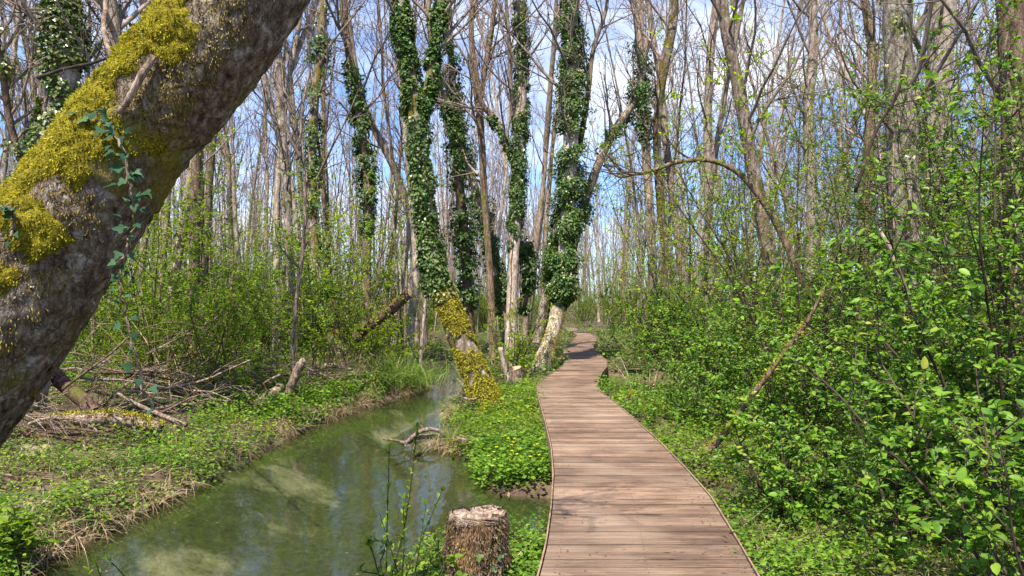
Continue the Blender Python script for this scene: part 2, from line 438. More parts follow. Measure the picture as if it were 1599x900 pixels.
# ------------------------------------------------------------------ ground sheet
def ground():
    def axis(lo, hi, n, c, k):
        t = np.linspace(-1, 1, n); s = np.sinh(t * k) / math.sinh(k)
        return np.where(s < 0, c + s * (c - lo), c + s * (hi - c))
    xs = axis(-420, 420, 301, -.8, 6.0); ys = axis(-60, 700, 401, 7.5, 6.4)
    X, Y = np.meshgrid(xs, ys)
    Z = height(X, Y)
    Z = Z + .04 * (n2(X, Y, 6, 21) - .5) * (Z > .05)
    v = np.stack([X, Y, Z], -1).reshape(-1, 3)
    dl = X - np.interp(Y, LS_Y, LS_X); sandy = np.exp(-((dl - .85) / .42) ** 2) * sstep(.30, .70, n2(X, Y, .9, 17)) + .9 * np.exp(-((X + .75) / .3) ** 2 - ((Y - 5.0) / .35) ** 2)
    sandy = sandy + sstep(.48, .78, n2(X, Y * .7, 1.0, 18)) * .62 * (Y > 5)
    nx = len(xs); i = np.arange(len(ys) - 1)[:, None] * nx; j = np.arange(nx - 1)[None]
    q = np.stack([i + j, i + j + 1, i + nx + j + 1, i + nx + j], -1).reshape(-1, 4)
    mb = MB(); mb.add(v, q)
    m, nt, out = new_mat('forest_soil_and_stream_bed')
    g = nt.nodes.new('ShaderNodeNewGeometry'); pos = g.outputs['Position']
    sx = nt.nodes.new('ShaderNodeSeparateXYZ'); nt.links.new(pos, sx.inputs[0])
    a = noise(nt, pos, 3.0, 8, .7, .3)
    soil = ramp(nt, a, [(.3, (.035, .022, .014)), (.5, (.095, .062, .040)), (.7, (.20, .14, .09))])
    b = noise(nt, pos, .8, 5, .6)
    grn = ramp(nt, noise(nt, pos, 14, 5, .7), [(.3, (.035, .05, .012)), (.7, (.10, .13, .035))])
    soil = mixc(nt, ramp(nt, b, [(.48, (0, 0, 0)), (.64, (1, 1, 1))]), soil, grn)
    at = nt.nodes.new('ShaderNodeAttribute'); at.attribute_name = 'sandy'
    c = math_(nt, 'MULTIPLY_ADD', noise(nt, pos, 3.2, 8, .7, .3), .8, math_(nt, 'MULTIPLY_ADD', at.outputs['Fac'], .42, -.10))
    d = noise(nt, pos, 13, 8, .8)
    algae = ramp(nt, d, [(.3, (.018, .022, .009)), (.55, (.055, .062, .024)), (.75, (.13, .125, .055))])
    sand = ramp(nt, d, [(.3, (.22, .19, .125)), (.7, (.44, .38, .27))])
    bed = mixc(nt, ramp(nt, c, [(.46, (0, 0, 0)), (.70, (.7, .7, .7)), (.92, (1, 1, 1))]), algae, sand)
    f = ramp(nt, math_(nt, 'MULTIPLY_ADD', sx.outputs[2], 5.0, .5), [(.3, (0, 0, 0)), (.5, (1, 1, 1))])
    finish(nt, out, mixc(nt, f, bed, soil), .95, math_(nt, 'ADD', a, math_(nt, 'MULTIPLY', d, .5)), .8, .05, .2)
    o = mb.obj('ground', m)
    o.data.attributes.new('sandy', 'FLOAT', 'POINT').data.foreach_set('value', np.clip(sandy, 0, 1.2).astype(np.float32).ravel())
    tag(o, 'brown forest soil with leaf litter and the sandy green stream bed', kind='structure')
ground()

def water_mat():
    m, nt, out = new_mat('clear_green_water')
    g = nt.nodes.new('ShaderNodeNewGeometry'); pos = g.outputs['Position']
    r1 = noise(nt, pos, 2.2, 3, .5, .6, (1.6, .7, 1)); r2 = noise(nt, pos, 14, 3, .6, .4, (1.5, .8, 1))
    h = math_(nt, 'ADD', r1, math_(nt, 'MULTIPLY', r2, .10))
    bn = nt.nodes.new('ShaderNodeBump'); bn.inputs['Strength'].default_value = .10; bn.inputs['Distance'].default_value = .05
    nt.links.new(h, bn.inputs['Height'])
    fr = nt.nodes.new('ShaderNodeFresnel'); fr.inputs['IOR'].default_value = 1.33; nt.links.new(bn.outputs[0], fr.inputs['Normal'])
    gl = nt.nodes.new('ShaderNodeBsdfGlossy'); gl.inputs['Roughness'].default_value = .02; gl.inputs['Color'].default_value = (.95, .97, 1, 1)
    nt.links.new(bn.outputs[0], gl.inputs['Normal'])
    tr = nt.nodes.new('ShaderNodeBsdfTransparent'); tr.inputs['Color'].default_value = (.80, .86, .72, 1)
    df = nt.nodes.new('ShaderNodeBsdfDiffuse'); df.inputs['Color'].default_value = (.07, .10, .05, 1)
    m1 = nt.nodes.new('ShaderNodeMixShader'); m1.inputs[0].default_value = .015
    nt.links.new(tr.outputs[0], m1.inputs[1]); nt.links.new(df.outputs[0], m1.inputs[2])
    ms = nt.nodes.new('ShaderNodeMixShader'); nt.links.new(fr.outputs[0], ms.inputs[0])
    nt.links.new(m1.outputs[0], ms.inputs[1]); nt.links.new(gl.outputs[0], ms.inputs[2]); nt.links.new(ms.outputs[0], out.inputs[0])
    return m
M['water'] = water_mat()
def water():
    ys = np.concatenate([np.arange(-12, 26, .25), np.arange(26, 71, 1.0)])
    l = np.interp(ys, LS_Y, LS_X) - .35; r = np.interp(ys, RS_Y, RS_X) + .35
    n = 9; t = np.linspace(0, 1, n)
    v = np.stack([l[:, None] * (1 - t) + r[:, None] * t, ys[:, None] + 0 * t, np.zeros((len(ys), n))], -1).reshape(-1, 3)
    i = np.arange(len(ys) - 1)[:, None] * n; j = np.arange(n - 1)[None]
    q = np.stack([i + j, i + j + 1, i + n + j + 1, i + n + j], -1).reshape(-1, 4)
    mb = MB(); mb.add(v, q)
    tag(mb.obj('stream_water', M['water']), 'shallow green stream winding past the boardwalk', kind='structure')
    a = np.linspace(0, 2 * math.pi, 33)[:-1]
    v = np.vstack([[2.55, 15.6, .012], np.stack([2.55 + 1.6 * np.cos(a), 15.6 + 2.4 * np.sin(a), np.full(32, .012)], -1)])
    k = np.arange(32)
    mb = MB(); mb.add(v, None, np.stack([np.zeros(32, int), 1 + k, 1 + (k + 1) % 32], -1))
    tag(mb.obj('pond_water', M['water']), 'small dark pool right of the boardwalk', kind='structure')
water()

# ------------------------------------------------------------------ boardwalk
def boardwalk():
    root = empty('boardwalk', 'winding wooden plank boardwalk leading away beside the stream', 'boardwalk', (0, 0, 0))
    y = 3.0; k = 0
    pw = .1175
    while y < 41.4:
        n = 3
        ys = np.linspace(y, y + pw, n)
        sk = .05 * math.sin(y * .7) + .02 * math.sin(y * 13.1)
        l = edge_l(ys) + .012; r = edge_r(ys) - .012
        dz = rng.normal(0, .0022); dz2 = rng.normal(0, .003)
        t = np.array([0, .5, 1.0])
        X = l[:, None] * (1 - t) + r[:, None] * t
        Yg = ys[:, None] + sk * 0 * t + rng.normal(0, .0012)
        Z = DECK_Z + dz + dz2 * (t - .5)[None] + np.array([-.003, 0, -.003])[:, None]
        top = np.stack([X, Yg + 0 * X, Z + 0 * X], -1).reshape(-1, 3)
        bot = top - np.array([0, 0, .032])
        v = np.vstack([top, bot]); q = []
        for a in range(2):
            for b in range(2):
                i = a * 3 + b; q.append([i, i + 1, i + 4, i + 3])
        for a in range(2):
            q.append([a, a + 9, a + 10, a + 1]); i = 6 + a; q.append([i, i + 1, i + 10, i + 9])
            i = a * 3; q.append([i, i + 3, i + 12, i + 9]); i = a * 3 + 2; q.append([i, i + 9, i + 12, i + 3])
        mb = MB(); mb.add(v, q)
        mb.obj('plank', M['deck'], root, smooth=False)
        y += pw + .0111 + rng.uniform(-.002, .002); k += 1
    mb = MB(); a = np.arange(6) * math.pi / 3; sy = 3.0 + .0583
    while sy < 12:
        for xx in (edge_l(sy) + .09, edge_l(sy) * .5 + edge_r(sy) * .5, edge_r(sy) - .09):
            for dy in (-.028, .028):
                v = np.stack([xx + rng.normal(0, .004) + .0045 * np.cos(a), sy + dy + .0045 * np.sin(a), np.full(6, DECK_Z + .0052)], -1)
                mb.add(np.vstack([v, v.mean(0) - [0, 0, .001]]), None, [[k, (k + 1) % 6, 6] for k in range(6)])
        sy += .1175 + .0111
    tag(mb.obj('screws', M['beam'], root, smooth=False), kind='stuff')
    ys = np.arange(3.0, 41.5, .06)
    for sgn, e in ((-1, edge_l), (1, edge_r)):
        x = e(ys)
        a = np.stack([x - sgn * .004, ys, np.full_like(ys, DECK_Z + .004)], -1); b = np.stack([x + sgn * .006, ys, np.full_like(ys, DECK_Z + .004)], -1)
        c = b - [0, 0, .14]; d = a - [0, 0, .14]
        v = np.stack([a, b, c, d], 1).reshape(-1, 3); q = []
        i = (np.arange(len(ys) - 1) * 4)[:, None]
        j = np.arange(4)[None]; j2 = (j + 1) % 4
        q = np.stack([i + j, i + 4 + j, i + 4 + j2, i + j2], -1).reshape(-1, 4)
        mb = MB(); mb.add(v, q); mb.obj('edge_board', M['edge'], root, smooth=False)
        x = e(ys) - sgn * .16
        mb = MB(); tube(mb, np.stack([x, ys, np.full_like(ys, DECK_Z - .10)], -1), .055, 4, True)
        mb.obj('bearer', M['beam'], root, smooth=False)
        for yp in np.arange(3.2, 40, 2.2):
            xp = float(e(yp)) - sgn * .16
            mb = MB(); tube(mb, np.array([[xp, yp, DECK_Z - .08], [xp, yp, -.35]]), .05, 8, True)
            mb.obj('post', M['beam'], root)
boardwalk()

# ------------------------------------------------------------------ branch growth
def grow(r, p, d, Ln, nseg, wob, up):
    pts = [np.array(p, float)]; d = norm(d); s = Ln / nseg
    for k in range(nseg):
        d = norm(d + r.normal(0, wob, 3) + UP * up)
        pts.append(pts[-1] + d * s)
    return np.array(pts)
def along(pts, t):
    f = t * (len(pts) - 1); i = min(int(f), len(pts) - 2); f -= i
    return pts[i] * (1 - f) + pts[i + 1] * f, norm(pts[i + 1] - pts[i])
def side_dir(r, tan, ang):
    a = r.normal(0, 1, 3); a = norm(a - tan * np.dot(a, tan))
    return norm(tan * math.cos(ang) + a * math.sin(ang))
def limbs(name, mat, root, r, pts, rad, t0, n, Ln, **kw):
    for k in range(n):
        a = t0 + (1 - t0) * k / n; mb = MB(); crown(mb, r, pts, rad, a, 1, Ln, t1=a + (1 - t0) / n, **kw); mb.obj(name, M[mat], root)
def crown(mb, r, pts, rad, t0, n, Ln, lvl=0, maxl=3, sides=(5, 4, 3, 3), ang=(.5, 1.0), up=.06, wob=.13, rmin=.0055, counts=(0, 6, 5, 4), t1=1.0):
    """side limbs of the stem pts from parameter t0 up, each with smaller ones"""
    for k in range(n):
        t = t0 + (t1 - t0) * (k + r.random()) / n
        p, tn = along(pts, t)
        rr = np.interp(t, np.linspace(0, 1, len(pts)), rad)
        d = side_dir(r, tn, r.uniform(*ang))
        l = Ln * (1 - .55 * (t - t0) / (1 - t0 + 1e-6)) * r.uniform(.6, 1.25)
        r0 = max(min(rr * .5, .006 + .0125 * l), rmin * 1.2)
        ns = 6 if lvl == 0 else (4 if lvl == 1 else 3)
        q = grow(r, p, d, l, ns, wob, up)
        ra = np.linspace(r0, max(r0 * .3, rmin), ns + 1)
        tube(mb, q, ra, sides[lvl])
        if lvl < maxl - 1:
            crown(mb, r, q, ra, .15, counts[lvl + 1], l * .48, lvl + 1, maxl, sides, ang, up, wob * 1.15, rmin, counts)

def bare_tree(seed, H, R, lean=.02, fork=False, mat='bark', nl=18, t0=.3):
    r = np.random.default_rng(seed)
    root = empty('bare_tree', 'x', 'tree')
    d = norm([r.normal(0, lean), r.normal(0, lean), 1])
    n = 16
    pts = grow(r, (0, 0, -.3), d, H, n, .045, .02)
    tt = np.linspace(0, 1, n + 1)
    rad = .74 * R * (1 - tt * .85) * (1 + .5 * np.exp(-tt * 28))
    mb = MB(); tube(mb, pts, rad, 8, rough=.10, seed=seed)
    tw = MB()
    if fork:
        p, tn = along(pts, .22 + r.random() * .2)
        q = grow(r, p, side_dir(r, tn, .28), H * .62, 12, .05, .05)
        ra = np.linspace(R * .62, R * .12, 13); tube(mb, q, ra, 7)
        crown(tw, r, q, ra, .25, nl // 2, 2.6)
    crown(tw, r, pts, rad, t0, nl, 2.3, ang=(.35, .85))
    # a few dead twigs low down
    crown(tw, r, pts, rad * .3, .08, 5, 1.2, 1, 3, up=.0)
    mb.obj('trunk', M[mat], root); tw.obj('crown', M['twig'], root)
    return root

# ------------------------------------------------------------------ background wood
protos = []
specs = [(15, .08, 0, 'bark'), (19, .11, 1, 'bark_pale'), (21, .14, 0, 'bark'), (17, .08, 0, 'bark_brown'), (23, .16, 1, 'bark'), (14, .06, 0, 'bark_pale'),
         (20, .12, 0, 'bark_pale'), (18, .10, 1, 'bark_brown'), (22, .13, 0, 'bark_pale'), (12, .05, 1, 'bark'), (16, .075, 0, 'bark'), (24, .17, 0, 'bark')]
for k, (h, rr, fk, mt) in enumerate(specs):
    protos.append(bare_tree(100 + k, h, rr, .03, bool(fk), mt, 20 if h > 16 else 15, .28))
used = set()
MARKS = [(230, 'behind the big leaning trunk'), (420, 'right of the underside of the big leaning trunk'), (600, 'around the tree with loose ivy tufts'), (760, 'behind the orange-mossed leaning tree'),
         (950, 'behind the ivy column trees'), (1130, 'around the curled tip of the arching tree'), (1300, 'behind the bent brown tree'), (1450, 'around the lichen-spotted trunk'), (9999, 'behind the trunks at the right end')]
def zone(x, y):
    px = CX + F * x / y
    return 0 if px < 620 else (1 if px < 950 else 2)
def mark(x, y):
    px = CX + F * x / y
    return next(m for lim, m in MARKS if px < lim)
placed = []
tries = 0
while len(placed) < 298 and tries < 20000:
    tries += 1
    y = 17 + 73 * rng.random() ** 1.25
    x = rng.uniform(-.78, .78) * y
    if stream_in(x, y) > -.8 or (y < 60 and edge_l(y) - 1.4 < x < edge_r(y) + 1.4): continue
    if y < 26 and -2.5 < x < 4.5: continue
    if any((x - a) ** 2 + (y - b) ** 2 < 1.5 for a, b in placed): continue
    px = CX + F * x / y
    if 720 < px < 870 and y < 60 and rng.random() < .55: continue      # the sky opens above the path
    placed.append((x, y))
    k = int(rng.integers(len(protos)))
    o = protos[k] if k not in used else copy_tree(protos[k])
    used.add(k)
    o.location = (x, y, float(height(x, y)))
    s = rng.uniform(.8, 1.2)
    o.rotation_euler = (rng.normal(0, .035), rng.normal(0, .045), rng.uniform(0, 6.28)); o.scale = (s, s, s * rng.uniform(.9, 1.15))
    sp = specs[k]; ton = {'bark': 'grey', 'bark_pale': 'pale', 'bark_brown': 'brown'}[sp[3]]
    lb = '%s %s %sbare tree %s %s' % ('thicker' if sp[1] >= .11 else 'slender', ton, 'forked ' if sp[2] else '', 'farther back' if y > 45 else 'standing forward', mark(x, y))
    tag(o, lb, 'tree', lb + ''); root_n = o

def far_wood():
    mb = MB(); r = np.random.default_rng(5)
    for k in range(520):
        y = r.uniform(90, 150); x = r.uniform(-.8, .8) * y
        h = r.uniform(12, 22)
        pts = grow(r, (x, y, -.5), (r.normal(0, .04), 0, 1), h, 5, .05, .02)
        tube(mb, pts, np.linspace(r.uniform(.08, .2), .03, 6), 4)
        for j in range(10):
            p, tn = along(pts, r.uniform(.2, 1)); q = grow(r, p, side_dir(r, tn, .7), r.uniform(1.5, 4), 3, .15, .08)
            tube(mb, q, np.linspace(.035, .015, 4), 3)
    tag(mb.obj('far_wood', M['twig']), 'pale mass of bare trunks and twigs closing the view', kind='stuff', cat='wood')
far_wood()
def pole_wood():
    mb = MB(); r = np.random.default_rng(15); c = 0
    while c < 1250:
        y = r.uniform(21, 92); x = r.uniform(-.78, .78) * y
        if (y < 30 and rng.random() < .5) or stream_in(x, y) > -.8 or (y < 50 and edge_l(y) - 1.2 < x < edge_r(y) + 1.2): continue
        c += 1; h = r.uniform(7, 15); z0 = float(height(x, y))
        pts = grow(r, (x, y, z0 - .2), (r.normal(0, .06), r.normal(0, .06), 1), h, 7, .05, .03); r0 = r.uniform(.02, .06)
        tube(mb, pts, np.linspace(r0, .01, 8), 5)
        for j in range(12):
            p, tn = along(pts, r.uniform(.2, 1)); q = grow(r, p, side_dir(r, tn, r.uniform(.4, .9)), r.uniform(.6, 2.0), 3, .15, .08)
            tube(mb, q, np.linspace(.011, .005, 4), 3)
    tag(mb.obj('thin_poles', M['bark_pale'], None), 'hundreds of thin pale young trunks between the taller trees', kind='stuff')
pole_wood()

# ------------------------------------------------------------------ leafy shrubs
def shrub_parts(r, H, spread, nstem, nside, nsub, nleaf, lL, up=.05, lean=.45, tmin=.12, hi=False, droop=.25, stem_r=.012):
    st = MB(); C = []; T = []; N = []
    for s in range(nstem):
        a = r.uniform(0, 6.283); ln = abs(r.normal(0, lean)) + .05
        d = norm([math.cos(a) * ln, math.sin(a) * ln, 1])
        l = H * r.uniform(.65, 1.1)
        p = grow(r, (math.cos(a) * .12 * spread, math.sin(a) * .12 * spread, -.1), d, l, 8, .08, -.01)
        ra = np.linspace(stem_r * r.uniform(.8, 1.5), .004, 9); tube(st, p, ra, 5)
        for k in range(nside):
            t = tmin + (1 - tmin) * (k + r.random()) / nside
            q0, tn = along(p, t)
            l1 = spread * r.uniform(.4, 1.0) * (1 - .45 * t)
            q = grow(r, q0, side_dir(r, tn, r.uniform(.7, 1.3)), l1, 5, .14, up)
            tube(st, q, np.linspace(.0055, .0025, 6), 3)
            for m in range(nsub + 1):
                if m == nsub: w = q
                else:
                    w0, wt = along(q, r.uniform(.15, 1)); w = grow(r, w0, side_dir(r, wt, r.uniform(.5, 1.1)), l1 * r.uniform(.25, .5), 3, .15, up)
                    tube(st, w, np.linspace(.003, .0018, 4), 3)
                tv = r.uniform(.12, 1.0, nleaf); f = tv * (len(w) - 1); i = np.minimum(f.astype(int), len(w) - 2); f = (f - i)[:, None]
                c = w[i] * (1 - f) + w[i + 1] * f; td = norm(w[i + 1] - w[i])
                sd = r.normal(0, 1, (nleaf, 3)); sd[:, 2] *= .35
                C.append(c); T.append(norm(td * .6 + norm(sd) * .8 - UP * droop)); N.append(norm(UP * 1.0 + r.normal(0, .38, (nleaf, 3)) + np.array([-.25, -.25, 0])))
    return st, np.vstack(C), np.vstack(T), np.vstack(N)
def shrub_proto(seed, name, mat, wood, **kw):
    r = np.random.default_rng(seed); lL = kw['lL']
    root = empty(name, 'x', 'shrub')
    st, C, T, N = shrub_parts(r, **kw)
    st.obj('stems', M[wood], root)
    mb = MB(); L_ = lL * r.uniform(.6, 1.25, len(C)); leaves(mb, C, T, N, L_, L_ * .62)
    o = mb.obj('foliage', M[mat], root, smooth=False)
    return root
SH = {
 'tall': [shrub_proto(200 + k, 'leafy_shrub', ['leaf_fresh', 'leaf_fresh', 'leaf_mid'][k], 'twig_dark', H=[5.6, 7.0, 4.2][k], spread=1.9, nstem=5, nside=15, nsub=3, nleaf=9, lL=.074) for k in range(3)],
 'low': [shrub_proto(210 + k, 'low_bush', ['leaf_mid', 'leaf_fresh'][k], 'twig_dark', H=1.5, spread=1.0, nstem=12, nside=10, nsub=3, nleaf=11, lL=.055, lean=.8) for k in range(2)],
 'deep': [shrub_proto(220 + k, 'dense_bush', 'leaf_mid', 'twig_dark', H=2.6, spread=1.3, nstem=10, nside=12, nsub=3, nleaf=10, lL=.066, lean=.5) for k in range(2)],
}
used_s = set()
def put_shrub(kind, x, y, s, label, group, cat='shrub'):
    k = int(rng.integers(len(SH[kind]))); key = (kind, k)
    o = SH[kind][k] if key not in used_s else copy_tree(SH[kind][k]); used_s.add(key)
    o.location = (x, y, float(height(x, y)) - .05); o.rotation_euler = (0, 0, rng.uniform(0, 6.28)); o.scale = (s, s, s * rng.uniform(.85, 1.15))
    tag(o, label, cat, label.replace('shrub', 'shrubs', 1).replace('bush', 'bushes', 1)); return o
SL = {0: ('left of the stream', 'green undergrowth shrubs left of the stream'), 1: ('beyond the stream bend', 'green undergrowth shrubs beyond the stream bend'), 2: ('right of the boardwalk', 'green undergrowth shrubs right of the boardwalk')}
KL = {'tall': 'tall airy shrub ', 'low': 'low spreading bush ', 'deep': 'dense chest-high bush '}
spots = []
tries = 0
while len(spots) < 275 and tries < 30000:
    tries += 1
    y = 11.5 + 62 * rng.random() ** 1.5
    x = rng.uniform(-.76, .76) * y
    if stream_in(x, y) > -.9: continue
    if y < 43.5 and edge_l(y) - (1.6 if y < 30 else .9) < x < edge_r(y) + (1.5 if y > 17 else 2.4): continue
    if y < 24 and -2.9 < x < 1.5: continue
    if x < 0 and y < (13.5 if x > -4.2 else 12.2): continue
    mind = .9 if y < 25 else 1.1
    if any((x - a) ** 2 + (y - b) ** 2 < mind for a, b in spots): continue
    spots.append((x, y)); z = zone(x, y)
    if z == 0: kind = rng.choice(['tall', 'low', 'deep'], p=[.55, .25, .20]); 
    elif z == 1: kind = rng.choice(['tall', 'low', 'deep'], p=[.35, .2, .45])
    else: kind = rng.choice(['tall', 'low', 'deep'], p=[.5, .15, .35])
    put_shrub(str(kind), x, y, rng.uniform(.75, 1.15), KL[str(kind)] + mark(x, y) + ('' if y < 25 else ', far back'), None)
for ks in SH:
    for k, o in enumerate(SH[ks]):
        if (ks, k) not in used_s: put_shrub(ks, 9 + k, 22, 1, KL[ks] + SL[2][0], SL[2][1])

# ------------------------------------------------------------------ trees one can tell apart
def px_path(rows, Y0, Y1=None, n=24):
    """a stem from photo-pixel rows (px, py, width px) standing between the distances Y0 and Y1"""
    Y1 = Y0 if Y1 is None else Y1
    a = np.array(rows, float); Ys = np.linspace(Y0, Y1, len(a))
    p = np.array([P(x, y, Yk) for (x, y, w), Yk in zip(a, Ys)])
    rad = a[:, 2] * Ys / F * .5
    q = smooth_path(np.hstack([p, rad[:, None]]), n)
    return q[:, :3], np.maximum(q[:, 3], .003)
def ivy_on(mb, r, pts, rad, t0, t1, n, thick, lL, stems=None, clump=.5):
    t = t0 + (t1 - t0) * r.random(int(n * 1.7)); f = t * (len(pts) - 1); i = np.minimum(f.astype(int), len(pts) - 2); f = (f - i)[:, None]
    c = pts[i] * (1 - f) + pts[i + 1] * f; rr = rad[i] * (1 - f[:, 0]) + rad[i + 1] * f[:, 0]; tn = norm(pts[i + 1] - pts[i])
    o = norm(r.normal(0, 1, c.shape)); o = norm(o - tn * np.sum(o * tn, -1, keepdims=True))
    e = fbm((c + o * .3) * 2.6, 31, 3)
    keep = e > (.5 * clump + .17 + .06 * np.sin(t * 23)) ; keep &= r.random(len(t)) < .95
    ed = np.clip((t - t0) / .06, 0, 1) * np.clip((t1 - t) / .05 + .2, 0, 1)
    dist = rr + thick * (.05 + r.random(len(t)) ** 1.3 * (.15 + 2.6 * np.clip(e - .36, 0, 1))) * (.3 + .7 * ed)
    c = c + o * dist[:, None]
    c = c[keep][:n]; o = o[keep][:n]
    tip = norm(-UP * .8 + o * .55 + r.normal(0, .4, c.shape)); nr = norm(o * .9 + UP * .55 + r.normal(0, .3, c.shape))
    l = lL * r.uniform(.45, 1.35, len(c)); leaves(mb, c, tip, nr, l, l * .9, fold=.1)
def extend(pts, rad, Ln, r, n=8, up=.04):
    q = grow(r, pts[-1], pts[-1] - pts[-3], Ln, n, .05, up)[1:]
    return np.vstack([pts, q]), np.concatenate([rad, np.linspace(rad[-1] * .95, .02, n)])
def feature_tree(name, label, stems, group=None, cat='tree', seed=1):
    """stems: dicts rows, Y, bark, name, ext, crown(n, length, t0), ivy [(t0, t1, n, thick, leaf, material)], bare twigs"""
    r = np.random.default_rng(seed)
    s0 = stems[0]; base = P(s0['rows'][0][0], s0['rows'][0][1], s0['Y'][0]); base[2] = float(height(base[0], base[1]))
    root = empty(name, label, cat, base, group)
    for k, s in enumerate(stems):
        pts, rad = px_path(s['rows'], *s['Y'], n=s.get('n', 26)); pts = pts - base; m0 = len(pts)
        if k == 0:
            pts = np.vstack([[pts[0][0], pts[0][1], min(pts[0][2], 0) - .35], pts]); rad = np.concatenate([[rad[0] * 1.15], rad]); m0 += 1
        if s.get('ext', 0): pts, rad = extend(pts, rad, s['ext'], r)
        m1 = len(pts); fr = (m0 - 1) / (m1 - 1)
        mb = MB(); tube(mb, pts, rad, s.get('sides', 12), rough=s.get('rough', .16), seed=seed + k)
        mb.obj(s.get('name', 'trunk' if k == 0 else 'limb'), M[s.get('bark', 'bark')], root)
        if s.get('crown'):
            n, l, t0 = s['crown']; limbs('branch', s.get('twig', 'twig'), root, r, pts, rad, t0, n, l, maxl=s.get('lv', 3), rmin=s.get('rmin', .004))
        if s.get('vines'):
            mb = MB()
            for v in range(s['vines']):
                a = r.uniform(0, 6.28); tt = np.linspace(0, fr * r.uniform(.5, 1), 30); w = []
                for t in tt:
                    p, tn = along(pts, t); rr = np.interp(t, np.linspace(0, 1, m1), rad)
                    a += r.normal(0, .12); w.append(p + (np.array([1, 0, 0]) * math.cos(a) + np.array([0, 1, 0]) * math.sin(a)) * (rr + .012))
                tube(mb, w, .014, 4)
            mb.obj('vine', M['deadwood'], root)
        for (t0, t1, n, th, lL, mt) in s.get('ivy', []):
            mb = MB(); ivy_on(mb, r, pts, rad, t0 * fr, t1 * fr, n, th, lL, clump=s.get('clump', .5)); o = mb.obj('ivy', M[mt], root, smooth=False)
        for (t0, t1, n, mt) in s.get('moss', []):
            mb = MB(); t = (t0 + (t1 - t0) * r.random(n)) * fr; f = t * (m1 - 1); i = f.astype(int); f = (f - i)[:, None]
            c = pts[i] * (1 - f) + pts[i + 1] * f; rr = (rad[i] * (1 - f[:, 0]) + rad[i + 1] * f[:, 0]); tn = norm(pts[i + 1] - pts[i])
            o = r.normal(0, 1, c.shape); o = norm(o - tn * np.sum(o * tn, -1, keepdims=True))
            e = fbm((c + o * rr[:, None]) * np.array([7, 7, 3.5]), 41, 3); keep = (e > .42) & (o @ norm(np.array([.9, -.5, .3])) > -.5)
            c = (c + o * (rr * 1.0 + .012)[:, None])[keep]; o = o[keep]
            leaves(mb, c, norm(o * .5 - UP * .5 + r.normal(0, .5, c.shape)), o + r.normal(0, .3, c.shape), .042 * r.uniform(.5, 1.3, len(c)), .018)
            mb.obj('moss', M[mt], root, smooth=False)
    return root

feature_tree('ivy_clad_tree', 'leaning tree on the spit, orange moss on its bent base and ivy above', [
    dict(rows=[(760, 640, 54), (744, 592, 42), (724, 542, 39), (704, 490, 37), (686, 450, 34), (673, 400, 28), (661, 300, 26), (651, 200, 25), (641, 120, 22), (630, 50, 20), (622, 0, 19)], Y=(11.8, 12.4), bark='bark_mossy', ext=5, crown=(9, 3, .75), sides=16,
         ivy=[(.40, 1.0, 11000, .15, .052, 'ivy'), (.36, .8, 2600, .16, .05, 'ivy_light')], moss=[(.02, .45, 20000, 'moss'), (.0, .45, 9000, 'moss_brown'), (.0, .30, 1500, 'leaf_fresh')], n=40, clump=.38),
    dict(rows=[(655, 200, 16), (668, 140, 15), (680, 70, 14), (690, 0, 13)], Y=(12.2, 12.4), bark='bark_brown', ext=4, crown=(8, 2.6, .4), ivy=[(.1, 1.0, 2600, .12, .06, 'ivy')])], seed=11)
feature_tree('ivy_clad_tree', 'tree whose thick ivy column rises beside the boardwalk bend above a pale bare foot', [
    dict(rows=[(846, 572, 32), (858, 536, 25), (870, 490, 23), (878, 445, 23), (882, 390, 22), (888, 300, 24), (892, 200, 24), (893, 100, 24), (890, 0, 22)], Y=(18, 19.2), bark='bark_pale', ext=6, crown=(10, 3.2, .6), sides=14,
         ivy=[(.30, 1.0, 21000, .36, .066, 'ivy'), (.30, .95, 3500, .46, .06, 'ivy_light')], clump=.44, n=40, moss=[(0, .28, 2600, 'moss')]),
    dict(rows=[(838, 536, 14), (846, 490, 13), (856, 440, 12), (864, 390, 11), (872, 330, 9)], Y=(19, 19.4), bark='bark_pale', ivy=[(.5, 1, 1500, .2, .08, 'ivy')]),
    dict(rows=[(852, 545, 16), (862, 490, 14), (870, 430, 13), (880, 370, 10)], Y=(19.3, 19.5), bark='bark_mossy'),
    dict(rows=[(892, 400, 13), (912, 320, 14), (935, 255, 13), (962, 200, 12), (990, 160, 11), (1003, 120, 8), (1010, 60, 6)], Y=(19.4, 19.9), bark='bark', ivy=[(.05, .95, 6000, .26, .062, 'ivy')], clump=.8, crown=(12, 2.0, .3)),
    dict(rows=[(905, 230, 9), (918, 150, 8), (926, 80, 7), (945, 20, 6), (950, -20, 5)], Y=(19.2, 19), bark='bark', crown=(12, 2.2, .2))], seed=12)
